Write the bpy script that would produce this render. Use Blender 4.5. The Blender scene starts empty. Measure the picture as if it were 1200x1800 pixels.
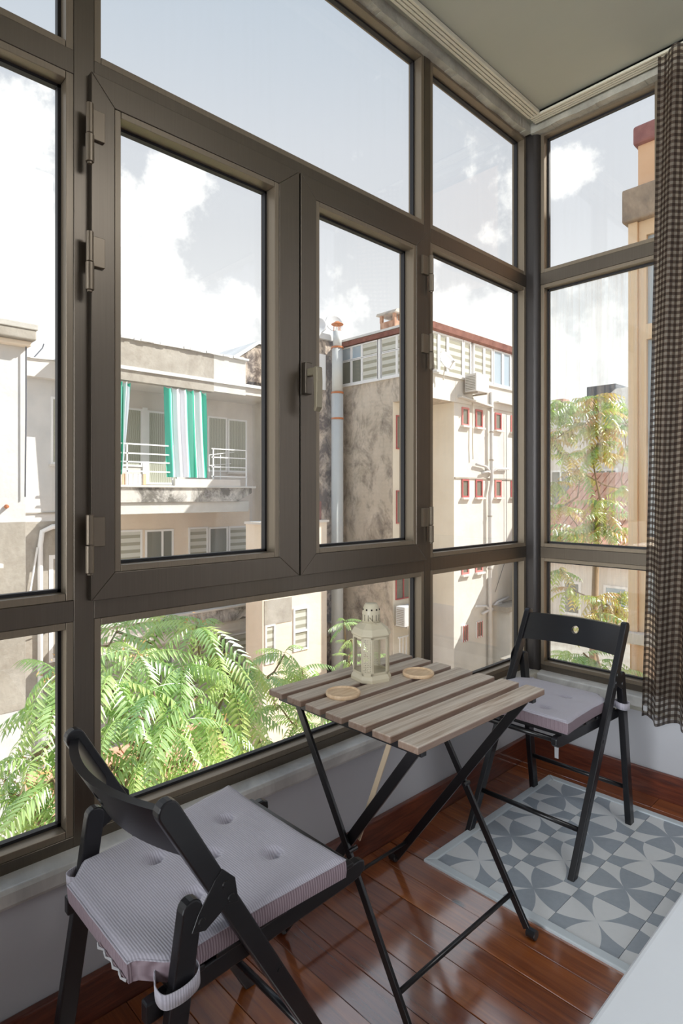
import bpy, bmesh, math, random
from mathutils import Vector, Matrix, noise
# ---------------------------------------------------------------- camera, sky, sun, fill lights, exposure
S = bpy.context.scene
COL = S.collection
random.seed(7)
CAM = Vector((-2.571, -1.449, 1.25))
YAW = math.radians(46.2)          # angle between the view direction and +X
F, HY = 1050.0, 868.0             # focal length and horizon, in pixels of a 1200 x 1800 frame
cd = bpy.data.cameras.new('camera'); cam = bpy.data.objects.new('camera', cd); COL.objects.link(cam)
cam.location = CAM
cam.rotation_euler = (math.pi / 2, 0, YAW - math.pi / 2)
cd.sensor_width = 36.0; cd.lens = F / 1800 * 36; cd.shift_y = -(900 - HY) / 1800
cd.clip_start = 0.02; cd.clip_end = 500
S.camera = cam
S.view_settings.view_transform = 'Standard'; S.view_settings.look = 'None'
S.view_settings.exposure = 0.5; S.view_settings.gamma = 1.0; S.view_settings.use_curve_mapping = False

fwd = Vector((math.cos(YAW), math.sin(YAW), 0)); rgt = Vector((math.sin(YAW), -math.cos(YAW), 0))
def ray(x, y): return fwd + rgt * ((x - 600) / F) + Vector((0, 0, (HY - y) / F))
def onY(x, y, Y): v = ray(x, y); return CAM + v * ((Y - CAM.y) / v.y)
def onX(x, y, X): v = ray(x, y); return CAM + v * ((X - CAM.x) / v.x)
def onZ(x, y, Z): v = ray(x, y); return CAM + v * ((Z - CAM.z) / v.z)
def onT(x, y, t): return CAM + ray(x, y) * t

def lin(c):
    return tuple(((v / 255) / 12.92 if v / 255 <= 0.04045 else ((v / 255 + 0.055) / 1.055) ** 2.4) for v in c) + (1.0,)

W = bpy.data.worlds.new('sky'); S.world = W; W.use_nodes = True
wn, wl = W.node_tree.nodes, W.node_tree.links
wn.clear()
def wnode(t, **k):
    n = wn.new(t)
    for a, b in k.items(): setattr(n, a, b)
    return n
wo = wnode('ShaderNodeOutputWorld'); bg = wnode('ShaderNodeBackground'); wl.new(bg.outputs[0], wo.inputs[0])
tc = wnode('ShaderNodeTexCoord')
sep = wnode('ShaderNodeSeparateXYZ'); wl.new(tc.outputs['Generated'], sep.inputs[0])
grad = wnode('ShaderNodeValToRGB'); wl.new(sep.outputs['Z'], grad.inputs[0])
e = grad.color_ramp.elements
e[0].position = 0.0; e[0].color = (.80, .80, .80, 1)
e[1].position = 1.0; e[1].color = (0.36, 0.52, 0.78, 1)
for p, c in ((0.2, (0.72, 0.725, 0.73, 1)), (0.40, (0.565, 0.58, 0.61, 1)), (0.50, (0.53, 0.555, 0.60, 1)), (0.64, (0.43, 0.485, 0.555, 1))):
    q = e.new(p); q.color = c
nz = wnode('ShaderNodeTexNoise'); nz.inputs['Scale'].default_value = 5.0; nz.inputs['Detail'].default_value = 9; nz.inputs['Roughness'].default_value = 0.62
wl.new(tc.outputs['Generated'], nz.inputs['Vector'])
def blob(px, py, rad):
    d = ray(px, py).normalized()
    dp = wnode('ShaderNodeVectorMath', operation='DISTANCE'); wl.new(tc.outputs['Generated'], dp.inputs[0]); dp.inputs[1].default_value = d
    m = wnode('ShaderNodeMapRange'); m.inputs['From Min'].default_value = rad; m.inputs['From Max'].default_value = 0.0
    m.inputs['To Min'].default_value = 0; m.inputs['To Max'].default_value = 1; wl.new(dp.outputs['Value'], m.inputs['Value'])
    return m.outputs[0]
def wmath(op, a, b):
    n = wnode('ShaderNodeMath', operation=op)
    for i, v in enumerate((a, b)):
        if isinstance(v, (int, float)): n.inputs[i].default_value = v
        else: wl.new(v, n.inputs[i])
    return n.outputs[0]
acc = None
for (px, py, r_, k) in ((0, 560, .30, 1.1), (180, 560, .30, 1.3), (330, 610, .20, .9), (300, 330, .085, .75), (1010, 300, .085, .8), (900, 620, .35, .6), (1050, 560, .3, .8), (-500, 500, .5, 1.0)):
    b_ = wmath('MULTIPLY', blob(px, py, r_), k)
    acc = b_ if acc is None else wmath('MAXIMUM', acc, b_)
dens = wmath('ADD', wmath('MULTIPLY', nz.outputs['Fac'], 1.0), wmath('MULTIPLY', acc, 0.36))
cm = wnode('ShaderNodeMapRange'); cm.interpolation_type = 'SMOOTHSTEP'
cm.inputs['From Min'].default_value = 0.63; cm.inputs['From Max'].default_value = 0.71; wl.new(dens, cm.inputs['Value'])
mx = wnode('ShaderNodeMix', data_type='RGBA'); wl.new(cm.outputs[0], mx.inputs['Factor']); wl.new(grad.outputs[0], mx.inputs[6]); mx.inputs[7].default_value = (.86, .86, .855, 1)
wl.new(mx.outputs[2], bg.inputs['Color']); bg.inputs['Strength'].default_value = 1.0

sun = bpy.data.lights.new('sun', 'SUN'); so = bpy.data.objects.new('sun', sun); COL.objects.link(so)
sun.energy = 5.0; sun.angle = 0.009; sun.color = (1.0, 0.968, 0.915)
SUN = Vector((1.0, -0.85, 1.1)).normalized()
so.rotation_euler = SUN.to_track_quat('Z', 'Y').to_euler(); so.location = (6, -6, 12)
def area(name, loc, rot, sx, sy, w, c):
    l = bpy.data.lights.new(name, 'AREA'); l.shape = 'RECTANGLE'; l.size = sx; l.size_y = sy; l.energy = w; l.color = c
    o = bpy.data.objects.new(name, l); COL.objects.link(o); o.location = loc; o.rotation_euler = rot; return o
area('added_ceiling_fill', (-1.3, -2.3, 2.97), (0, 0, 0), 1.0, 1.0, 17, (0.95, 0.97, 1.0))  # unseen overhead fill, added to brighten the interior
# added fill light at the left end of the bay, out of frame
area('added_left_fill', (-4.93, -1.75, 1.75), (0, -math.pi / 2, 0), 2.3, 2.2, 34, (0.90, 0.95, 1.0)).data.spread = math.radians(62)

# ---------------------------------------------------------------- helpers
def tag(o, label=None, cat=None, group=None, kind=None):
    if label: o['label'] = label
    if cat: o['category'] = cat
    if group: o['group'] = group
    if kind: o['kind'] = kind
    return o
def empty(name, loc=(0, 0, 0), parent=None):
    o = bpy.data.objects.new(name, None); COL.objects.link(o); o.location = loc; o.empty_display_size = 0.1
    if parent is not None: o.parent = parent
    return o
def wloc(o):
    v = Vector((0, 0, 0))
    while o is not None:
        v += o.location; o = o.parent
    return v
class MB:
    def __init__(s): s.v = []; s.f = []; s.uv = None
    def add(s, vs, fs):
        n = len(s.v); s.v += [tuple(p) for p in vs]; s.f += [tuple(i + n for i in f) for f in fs]; return s
    def box(s, x0, x1, y0, y1, z0, z1):
        if x0 > x1: x0, x1 = x1, x0
        if y0 > y1: y0, y1 = y1, y0
        if z0 > z1: z0, z1 = z1, z0
        return s.add([(x0, y0, z0), (x1, y0, z0), (x1, y1, z0), (x0, y1, z0), (x0, y0, z1), (x1, y0, z1), (x1, y1, z1), (x0, y1, z1)],
                     [(0, 3, 2, 1), (4, 5, 6, 7), (0, 1, 5, 4), (1, 2, 6, 5), (2, 3, 7, 6), (3, 0, 4, 7)])
    def bar(s, p0, p1, w, h, side=(0, 1, 0)):
        p0 = Vector(p0); p1 = Vector(p1); d = (p1 - p0).normalized(); a = Vector(side); a = (a - d * a.dot(d)).normalized(); b = d.cross(a)
        vs = []
        for p in (p0, p1):
            for (i, j) in ((-1, -1), (1, -1), (1, 1), (-1, 1)): vs.append(p + a * (i * w / 2) + b * (j * h / 2))
        return s.add(vs, [(0, 3, 2, 1), (4, 5, 6, 7), (0, 1, 5, 4), (1, 2, 6, 5), (2, 3, 7, 6), (3, 0, 4, 7)])
    def prism(s, pts, ax, a0, a1):
        def P(u, v, w):
            return {'x': (w, u, v), 'y': (u, w, v), 'z': (u, v, w)}[ax]
        n = len(pts)
        vs = [P(u, v, a0) for u, v in pts] + [P(u, v, a1) for u, v in pts]
        return s.add(vs, [tuple(range(n - 1, -1, -1)), tuple(range(n, 2 * n))] + [(i, (i + 1) % n, (i + 1) % n + n, i + n) for i in range(n)])
    def tube(s, pts, r, n=8, caps=True):
        pts = [Vector(p) for p in pts]; k = len(pts); rs = r if isinstance(r, (list, tuple)) else [r] * k
        up = Vector((0, 0, 1)); vs = []; prev = None
        for i, p in enumerate(pts):
            d = (pts[min(i + 1, k - 1)] - pts[max(i - 1, 0)]).normalized()
            a = prev if prev is not None else (up if abs(d.z) < .9 else Vector((1, 0, 0)))
            a = (a - d * a.dot(d)).normalized(); prev = a; b = d.cross(a)
            for j in range(n):
                t = 2 * math.pi * j / n; vs.append(p + (a * math.cos(t) + b * math.sin(t)) * rs[i])
        fs = [(i * n + j, i * n + (j + 1) % n, (i + 1) * n + (j + 1) % n, (i + 1) * n + j) for i in range(k - 1) for j in range(n)]
        if caps: fs += [tuple(range(n - 1, -1, -1)), tuple(range((k - 1) * n, k * n))]
        return s.add(vs, fs)
    def lathe(s, prof, c, n=24, close=True):
        vs = []; k = len(prof)
        for r, z in prof:
            for j in range(n):
                t = 2 * math.pi * j / n; vs.append((c[0] + r * math.cos(t), c[1] + r * math.sin(t), c[2] + z))
        fs = [(i * n + j, i * n + (j + 1) % n, (i + 1) * n + (j + 1) % n, (i + 1) * n + j) for i in range(k - 1) for j in range(n)]
        if close: fs += [tuple(range(n - 1, -1, -1)), tuple(range((k - 1) * n, k * n))]
        return s.add(vs, fs)
    def grid(s, fn, nu, nv):
        vs = [fn(i / nu, j / nv) for j in range(nv + 1) for i in range(nu + 1)]
        return s.add(vs, [(j * (nu + 1) + i, j * (nu + 1) + i + 1, (j + 1) * (nu + 1) + i + 1, (j + 1) * (nu + 1) + i) for j in range(nv) for i in range(nu)])
    def mesh(s, name, m, off=Vector((0, 0, 0)), smooth=False, fix=True):
        me = bpy.data.meshes.new(name); me.from_pydata([Vector(p) - off for p in s.v], [], s.f)
        if fix:
            bm = bmesh.new(); bm.from_mesh(me); bmesh.ops.recalc_face_normals(bm, faces=bm.faces); bm.to_mesh(me); bm.free()
        if smooth: me.polygons.foreach_set('use_smooth', [True] * len(me.polygons))
        for mm in (m if isinstance(m, (list, tuple)) else [m]): me.materials.append(mm)
        me.update(); return me
    def build(s, name, m, parent=None, smooth=False, bevel=0, local=False, seg=2, fix=True, solid=0, auto=False):
        off = Vector((0, 0, 0)) if (local or parent is None) else wloc(parent)
        o = bpy.data.objects.new(name, s.mesh(name, m, off, smooth, fix)); COL.objects.link(o)
        if parent is not None: o.parent = parent
        if solid:
            q = o.modifiers.new('solid', 'SOLIDIFY'); q.thickness = solid; q.offset = 0
        if bevel:
            q = o.modifiers.new('bevel', 'BEVEL'); q.width = bevel; q.segments = seg; q.limit_method = 'ANGLE'; q.angle_limit = math.radians(40)
            q.harden_normals = False
        return o
def B(x0, x1, y0, y1, z0, z1): return MB().box(x0, x1, y0, y1, z0, z1)
def children(o): return [c for c in bpy.data.objects if c.parent == o]
def copy_tree(o, parent=None):
    c = o.copy(); COL.objects.link(c); c.parent = parent
    for ch in children(o): copy_tree(ch, c)
    return c

# ---------------------------------------------------------------- materials
class NT:
    def __init__(s, name):
        s.m = bpy.data.materials.new(name); s.m.use_nodes = True; s.t = s.m.node_tree; s.n = s.t.nodes; s.l = s.t.links
        s.p = s.n['Principled BSDF']; s.out = s.n['Material Output']
    def nd(s, t, **k):
        q = s.n.new(t)
        for a, b in k.items(): setattr(q, a, b)
        return q
    def lk(s, a, b): s.l.new(a, b)
    def obj(s): 
        if not hasattr(s, '_tc'): s._tc = s.nd('ShaderNodeTexCoord')
        return s._tc.outputs['Object']
    def uvo(s):
        s.obj(); return s._tc.outputs['UV']
    def geo(s):
        if not hasattr(s, '_g'): s._g = s.nd('ShaderNodeNewGeometry')
        return s._g.outputs['Position']
    def mapp(s, src, scale=(1, 1, 1), loc=(0, 0, 0), rot=(0, 0, 0)):
        q = s.nd('ShaderNodeMapping'); q.inputs['Scale'].default_value = scale; q.inputs['Location'].default_value = loc; q.inputs['Rotation'].default_value = rot
        s.lk(src, q.inputs['Vector']); return q.outputs[0]
    def noise(s, src, scale, detail=4, rough=.55, dist=0):
        q = s.nd('ShaderNodeTexNoise'); q.inputs['Scale'].default_value = scale; q.inputs['Detail'].default_value = detail
        q.inputs['Roughness'].default_value = rough; q.inputs['Distortion'].default_value = dist; s.lk(src, q.inputs['Vector']); return q.outputs['Fac']
    def ramp(s, fac, stops, interp='LINEAR'):
        q = s.nd('ShaderNodeValToRGB'); q.color_ramp.interpolation = interp; el = q.color_ramp.elements
        el[0].position, el[0].color = stops[0]; el[1].position, el[1].color = stops[-1]
        for p, c in stops[1:-1]:
            w = el.new(p); w.color = c
        s.lk(fac, q.inputs[0]); return q.outputs[0]
    def rng(s, v, a, b, c=0, d=1, clamp=True):
        q = s.nd('ShaderNodeMapRange'); q.clamp = clamp
        for k, x in zip(('From Min', 'From Max', 'To Min', 'To Max'), (a, b, c, d)): q.inputs[k].default_value = x
        s.lk(v, q.inputs['Value']); return q.outputs[0]
    def math(s, op, a, b=0, c=None):
        q = s.nd('ShaderNodeMath', operation=op)
        for i, v in enumerate((a, b) if c is None else (a, b, c)):
            if isinstance(v, (int, float)): q.inputs[i].default_value = v
            else: s.lk(v, q.inputs[i])
        return q.outputs[0]
    def mix(s, f, a, b, blend='MIX'):
        q = s.nd('ShaderNodeMix', data_type='RGBA', blend_type=blend)
        for i, v in ((0, f), (6, a), (7, b)):
            if isinstance(v, (int, float, tuple)): q.inputs[i].default_value = v
            else: s.lk(v, q.inputs[i])
        return q.outputs[2]
    def bump(s, h, st=.2, dist=.01):
        q = s.nd('ShaderNodeBump'); q.inputs['Strength'].default_value = st; q.inputs['Distance'].default_value = dist
        s.lk(h, q.inputs['Height']); s.lk(q.outputs[0], s.p.inputs['Normal'])
    def set(s, **k):
        for a, b in k.items():
            key = a.replace('_', ' ')
            inp = next(i for i in s.p.inputs if i.name.lower() == key.lower())
            if isinstance(b, (int, float, tuple)): inp.default_value = b
            else: s.lk(b, inp)
        return s
def plain(name, c, rough=.5, var=.08, scale=6, metal=0, bump=0, spec=.5, **k):
    t = NT(name); c = lin(c)
    n = t.noise(t.geo(), scale, 5)
    t.set(Base_Color=t.mix(n, tuple(v * (1 - var) for v in c[:3]) + (1,), tuple(min(1, v * (1 + var)) for v in c[:3]) + (1,)), Roughness=rough, Metallic=metal, Specular_IOR_Level=spec)
    if bump: t.bump(t.noise(t.geo(), scale * 12, 3), bump)
    if k: t.set(**k)
    return t.m
M = {}
# bronze anodised aluminium with fine brushing
t = NT('bronze_aluminium')
n = t.noise(t.mapp(t.geo(), (90, 90, 1.5)), 3, 3)
t.set(Base_Color=t.mix(n, lin((100, 92, 83)), lin((115, 106, 94))), Roughness=.36, Metallic=.88); M['bronze'] = t.m
t = NT('bronze_bead'); n = t.noise(t.mapp(t.geo(), (90, 90, 1.5)), 3, 3)
t.set(Base_Color=t.mix(n, lin((122, 111, 95)), lin((140, 126, 107))), Roughness=.35, Metallic=.4); M['bead'] = t.m
M['post'] = plain('dark_corner_post', (66, 62, 60), .4, .05, metal=.5)
M['hinge'] = plain('hinge_metal', (126, 114, 98), .35, .04, metal=.6)
M['handle_grip'] = plain('champagne_handle_metal', (146, 136, 114), .35, .03, metal=.35)
M['gasket'] = plain('black_rubber', (28, 27, 30), .5, .1)
def glass(name, haze, tint, streak):
    t = NT(name); t.n.remove(t.p)
    tr = t.nd('ShaderNodeBsdfTransparent'); tr.inputs[0].default_value = tint
    gl = t.nd('ShaderNodeBsdfGlossy'); gl.inputs['Roughness'].default_value = .0; gl.inputs[0].default_value = (1, 1, 1, 1)
    lw = t.nd('ShaderNodeLayerWeight'); lw.inputs[0].default_value = .5
    fz = t.math('MULTIPLY_ADD', t.math('POWER', lw.outputs['Facing'], 5.0), .9, .035)
    m1 = t.nd('ShaderNodeMixShader'); t.lk(fz, m1.inputs[0]); t.lk(tr.outputs[0], m1.inputs[1]); t.lk(gl.outputs[0], m1.inputs[2])
    df = t.nd('ShaderNodeBsdfTranslucent'); df.inputs[0].default_value = (.9, .9, .88, 1)
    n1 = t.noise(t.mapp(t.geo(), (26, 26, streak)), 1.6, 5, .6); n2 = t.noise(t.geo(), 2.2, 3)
    f = t.math('MULTIPLY', t.rng(n1, .42, .75), t.math('MULTIPLY', t.rng(n2, .3, .7, .15, 1), haze))
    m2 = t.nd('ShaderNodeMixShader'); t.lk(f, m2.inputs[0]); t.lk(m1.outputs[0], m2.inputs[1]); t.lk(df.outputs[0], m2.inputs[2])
    t.lk(m2.outputs[0], t.out.inputs[0]); return t.m
M['glass'] = glass('clear_window_glass', .02, (.985, .99, .985, 1), 1.2)
M['glass_streaky'] = glass('streaky_reflection_glass', .42, (.97, .985, .975, 1), .8)  # streaky reflections on the right-hand panes put in as whitish haze
def dark_glass(name, c, rough=.08):
    t = NT(name); t.set(Base_Color=lin(c), Roughness=rough, Specular_IOR_Level=.8); return t.m
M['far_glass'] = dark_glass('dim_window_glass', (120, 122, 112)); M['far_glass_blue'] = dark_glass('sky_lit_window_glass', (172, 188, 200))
t = NT('wall_plaster'); n = t.noise(t.geo(), 1.3, 4); t.set(Base_Color=t.mix(n, lin((184, 184, 188)), lin((198, 197, 200))), Roughness=.75); t.bump(t.noise(t.geo(), 14, 5), .12, .01); M['wall'] = t.m
t = NT('ceiling_paint'); n = t.noise(t.geo(), 2.1, 5); t.set(Base_Color=t.mix(n, lin((168, 168, 152)), lin((180, 180, 165))), Roughness=.6); t.bump(t.noise(t.geo(), 3.5, 3), .25, .02); M['ceiling'] = t.m
t = NT('rough_cornice_plaster'); n = t.noise(t.geo(), 9, 6, .65); t.set(Base_Color=t.mix(t.rng(n, .3, .65), lin((150, 146, 134)), lin((188, 184, 170))), Roughness=.8); t.bump(t.noise(t.geo(), 26, 6, .65), .6, .01); M['cornice'] = t.m
M['track'] = plain('off_white_track', (214, 208, 188), .35, .03)
M['track_groove'] = plain('dark_groove', (52, 50, 46), .7)
t = NT('sill_marble'); n = t.noise(t.geo(), 5, 8, .6, 1.5); t.set(Base_Color=t.mix(t.rng(n, .35, .7), lin((178, 176, 172)), lin((222, 220, 214))), Roughness=.28); M['marble'] = t.m
t = NT('white_painted_plaster'); n = t.noise(t.geo(), 3.2, 6, .6); t.set(Base_Color=t.mix(n, lin((214, 218, 222)), lin((228, 231, 234))), Roughness=.55); t.bump(t.noise(t.geo(), 6, 5), .12, .01); M['ledge'] = t.m

# varnished floor planks: grain along Y, knots, per-plank tone
t = NT('varnished_plank')
oi = t.nd('ShaderNodeObjectInfo'); rnd = oi.outputs['Random']
off = t.nd('ShaderNodeCombineXYZ'); t.lk(t.math('MULTIPLY', rnd, 37), off.inputs[0]); t.lk(t.math('MULTIPLY', rnd, 91), off.inputs[1])
vadd = t.nd('ShaderNodeVectorMath', operation='ADD'); t.lk(t.geo(), vadd.inputs[0]); t.lk(off.outputs[0], vadd.inputs[1])
g = t.noise(t.mapp(vadd.outputs[0], (34, 1.6, 1)), 1.6, 7, .62, .9)
g2 = t.noise(t.mapp(vadd.outputs[0], (9, .8, 1)), 1.3, 3, .5, .6)
base = t.ramp(g, [(.22, lin((104, 54, 24))), (.42, lin((160, 92, 42))), (.62, lin((192, 120, 58))), (.85, lin((208, 142, 76)))])
tone = t.ramp(rnd, [(0, lin((180, 150, 140))), (.5, lin((222, 205, 196))), (1, lin((252, 235, 222)))])
c1 = t.mix(1.0, base, tone, 'MULTIPLY')
c1 = t.mix(t.rng(g2, .3, .7, 0, .45), c1, lin((92, 42, 28)))
vo = t.nd('ShaderNodeTexVoronoi'); vo.inputs['Scale'].default_value = 3.1; t.lk(t.mapp(vadd.outputs[0], (1.7, .95, 1)), vo.inputs['Vector'])
kn = t.math('MULTIPLY', t.rng(vo.outputs['Distance'], .035, .085, 1, 0), 1)
c1 = t.mix(kn, c1, lin((40, 30, 30)))
t.set(Base_Color=c1, Roughness=.35, Coat_Weight=1.0, Coat_IOR=3.0, Coat_Roughness=t.rng(t.noise(t.mapp(t.geo(), (6, 2, 1)), 4, 5), .3, .7, .07, .17))
t.bump(t.math('ADD', t.math('MULTIPLY', g, .35), t.noise(t.mapp(t.geo(), (14, 3, 1)), 1.5, 2)), .16, .004)
M['plank'] = t.m
t = NT('varnished_baseboard'); n = t.noise(t.mapp(t.geo(), (4, 4, 50)), 2, 6, .6, .5)
t.set(Base_Color=t.ramp(n, [(.25, lin((62, 26, 18))), (.5, lin((96, 44, 28))), (.8, lin((132, 68, 42)))]), Roughness=.3, Coat_Weight=.6, Coat_Roughness=.12); M['baseboard'] = t.m
M['gap'] = plain('dark_joint', (30, 16, 12), .8)
M['grout'] = plain('tile_grout', (84, 88, 94), .8)
M['border'] = plain('white_border_strip', (206, 214, 218), .35, .05)
# encaustic style tiles: four petals per tile, two colourways
def tile_mat(name, petal, field):
    t = NT(name); sp = t.nd('ShaderNodeSeparateXYZ'); t.lk(t.obj(), sp.inputs[0])
    ax = t.math('ABSOLUTE', t.math('MULTIPLY', sp.outputs[0], 1 / .103)); ay = t.math('ABSOLUTE', t.math('MULTIPLY', sp.outputs[1], 1 / .0995))
    a = t.math('MAXIMUM', ax, ay); b = t.math('MINIMUM', ax, ay)
    da = t.math('SUBTRACT', a, 1.25); db = t.math('ADD', b, 1.25)
    d2 = t.math('ADD', t.math('MULTIPLY', da, da), t.math('MULTIPLY', db, db))
    ins = t.math('LESS_THAN', d2, 3.125)
    n = t.noise(t.geo(), 60, 5, .7)
    c = t.mix(ins, lin(field), lin(petal)); c = t.mix(t.rng(n, .3, .7, 0, .18), c, lin((200, 204, 206)))
    t.set(Base_Color=c, Roughness=.32); t.bump(n, .05, .002); return t.m
GR, LT = (152, 161, 170), (222, 224, 224)
M['tileA'] = tile_mat('tile_grey_petals', GR, LT); M['tileB'] = tile_mat('tile_light_petals', LT, GR)
# furniture
t = NT('black_stained_wood'); n = t.noise(t.mapp(t.obj(), (8, 8, 60)), 2, 5); t.set(Base_Color=t.mix(n, lin((12, 12, 14)), lin((24, 23, 27))), Roughness=.33, Specular_IOR_Level=.6); M['black_wood'] = t.m
M['black_metal'] = plain('black_coated_steel', (22, 21, 23), .3, .1, spec=.6)
t = NT('weathered_slat_wood')
oi = t.nd('ShaderNodeObjectInfo'); rnd = oi.outputs['Random']
off = t.nd('ShaderNodeCombineXYZ'); t.lk(t.math('MULTIPLY', rnd, 13), off.inputs[1]); t.lk(t.math('MULTIPLY', rnd, 31), off.inputs[0])
vadd = t.nd('ShaderNodeVectorMath', operation='ADD'); t.lk(t.geo(), vadd.inputs[0]); t.lk(off.outputs[0], vadd.inputs[1])
n = t.noise(t.mapp(vadd.outputs[0], (2.2, 60, 30)), 1.6, 7, .65, .8); n2 = t.noise(t.mapp(vadd.outputs[0], (3, 9, 9)), 2, 4)
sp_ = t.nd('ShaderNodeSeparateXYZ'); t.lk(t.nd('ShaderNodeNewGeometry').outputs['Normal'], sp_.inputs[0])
c = t.ramp(n, [(.22, lin((112, 88, 70))), (.42, lin((170, 150, 130))), (.6, lin((204, 190, 174))), (.82, lin((226, 218, 206)))])
c = t.mix(t.rng(n2, .35, .7, 0, .55), c, lin((196, 190, 178)))
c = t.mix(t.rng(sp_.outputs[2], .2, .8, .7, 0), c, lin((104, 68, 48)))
t.set(Base_Color=c, Roughness=.48); t.bump(n, .2, .003); M['slat'] = t.m
t = NT('coaster_wood'); n = t.noise(t.mapp(t.geo(), (18, 70, 30)), 1.5, 5, .6, .5)
t.set(Base_Color=t.ramp(n, [(.3, lin((206, 172, 134))), (.7, lin((230, 204, 170)))]), Roughness=.5); M['coaster'] = t.m
M['lantern'] = plain('cream_enamelled_metal', (206, 196, 170), .4, .04)
t = NT('perforated_cream_panel'); t.n.remove(t.p)
M['lantern_glass'] = M['glass']
t = NT('ribbed_cushion_fabric'); w = t.nd('ShaderNodeTexWave', wave_type='BANDS', bands_direction='X'); w.inputs['Scale'].default_value = 72; w.inputs['Distortion'].default_value = .6; w.inputs['Detail'].default_value = 2; w.inputs['Detail Scale'].default_value = 2
t.lk(t.obj(), w.inputs['Vector'])
n = t.noise(t.obj(), 260, 2)
c = t.mix(t.rng(w.outputs['Fac'], .2, .8), lin((164, 160, 170)), lin((190, 186, 196))); c = t.mix(t.rng(n, .3, .7, 0, .25), c, lin((150, 145, 155)))
t.set(Base_Color=c, Roughness=.95, Sheen_Weight=.3); t.bump(w.outputs['Fac'], .25, .002); M['fabric'] = t.m
# side fabric: shade put into a darker mauve, ribs run down the edge
t = NT('shaded_cushion_side'); w = t.nd('ShaderNodeTexWave', wave_type='BANDS', bands_direction='DIAGONAL'); w.inputs['Scale'].default_value = 130; w.inputs['Distortion'].default_value = 1.0
t.lk(t.mapp(t.obj(), (1, 1, .05)), w.inputs['Vector'])
t.set(Base_Color=t.mix(w.outputs['Fac'], lin((124, 106, 113)), lin((158, 142, 149))), Roughness=.95); t.bump(w.outputs['Fac'], .25, .002); M['fabric_shaded'] = t.m
M['white_label'] = plain('white_label_cloth', (188, 187, 188), .9)
M['lit_stay'] = plain('lit_stay_steel', (206, 186, 158), .35, .05, metal=.2)  # beige puts the brightly lit face of the black stay into its colour
# gingham sheer curtain (UV in metres)
t = NT('gingham_sheer'); t.n.remove(t.p)
sp = t.nd('ShaderNodeSeparateXYZ'); t.lk(t.uvo(), sp.inputs[0])
def stripe(o): return t.math('LESS_THAN', t.math('FRACT', t.math('MULTIPLY', o, 1 / .0245)), .5)
su, sv = stripe(sp.outputs[0]), stripe(sp.outputs[1])
dk = t.math('MULTIPLY', t.math('ADD', su, sv), .5)
c = t.ramp(dk, [(0, lin((186, 176, 162))), (.4, lin((92, 80, 71))), (.8, lin((60, 51, 46)))], 'CONSTANT')
df = t.nd('ShaderNodeBsdfDiffuse'); t.lk(c, df.inputs[0]); tl = t.nd('ShaderNodeBsdfTranslucent'); t.lk(c, tl.inputs[0]); tr = t.nd('ShaderNodeBsdfTransparent')
a1 = t.nd('ShaderNodeMixShader'); a1.inputs[0].default_value = .45; t.lk(df.outputs[0], a1.inputs[1]); t.lk(tl.outputs[0], a1.inputs[2])
a2 = t.nd('ShaderNodeMixShader'); t.lk(t.ramp(dk, [(0, (.66, .66, .66, 1)), (.4, (.14, .14, .14, 1)), (.8, (.06, .06, .06, 1))], 'CONSTANT'), a2.inputs[0]); t.lk(a1.outputs[0], a2.inputs[1]); t.lk(tr.outputs[0], a2.inputs[2])
t.lk(a2.outputs[0], t.out.inputs[0]); M['curtain'] = t.m
# ================================================================ ROOM SHELL
ZC = 3.03
def st(o): o['kind'] = 'structure'; return o
floor = st(empty('floor', (0, 0, 0)))
B(-5.0, .2, -3.8, .12, -.3, -.012).build('subfloor', M['gap'], floor)
TX0, TX1, TY0, TY1 = -.93, -.11, -.207, -1.6
rr = random.Random(5)
def planks(x0, x1, y0, y1, fixed=None):
    w = .0975; k = 0; x = x1
    while x > x0 + .01:
        xa = max(x - w, x0); y = y1; first = True
        while y > y0 + .01:
            L = rr.uniform(.45, 1.3) if not first else rr.uniform(.2, 1.2)
            first = False
            ya = max(y - L, y0)
            if ya - y0 < .12: ya = y0
            p = B(xa + .0008, x - .0008, ya + .0008, y - .0008, -.012, rr.uniform(-.0008, .0006))
            p.build('plank', M['plank'], floor, bevel=.0012, seg=1)
            y = ya
        x = xa; k += 1
planks(-3.1, TX0 - .03, -1.9, -.02)
planks(TX0 - .03, TX1 + .03, -.177, -.02)
planks(TX1 + .03, .065, -1.2, -.02)
B(-5.0, -3.1, -3.8, -.02, -.012, -.0005).build('plank', M['plank'], floor)
B(-3.1, .065, -3.8, -1.9, -.012, -.0005).build('plank', M['plank'], floor)
B(TX0, TX1, TY1, TY0, -.012, .0022).build('grout_bed', M['grout'], floor)
tw, tl_ = .206, .2
tA = MB().box(-.1022, .1022, -.0992, .0992, -.004, .0012).mesh('tile', M['tileA']); tB = MB().box(-.1022, .1022, -.0992, .0992, -.004, .0012).mesh('tile', M['tileB'])
for i in range(4):
    for j in range(7):
        o = bpy.data.objects.new('tile', tB if (i + j) % 2 == 0 else tA); COL.objects.link(o); o.parent = floor
        o.location = (TX0 + tw * (i + .5) - .002, TY0 - tl_ * (j + .5), .0035)
def strip(pts):
    MB().prism(pts, 'z', -.01, .009).build('border_strip', M['border'], floor, bevel=.004)
strip([(TX0 - .034, TY0 + .032), (TX1 + .034, TY0 + .032), (TX1, TY0), (TX0, TY0)])
strip([(TX0 - .034, TY0 + .031), (TX0 - .001, TY0 - .001), (TX0 - .001, -1.6), (TX0 - .034, -1.6)])
strip([(TX1 + .034, TY0 + .031), (TX1 + .001, TY0 - .001), (TX1 + .001, -1.6), (TX1 + .034, -1.6)])

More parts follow.
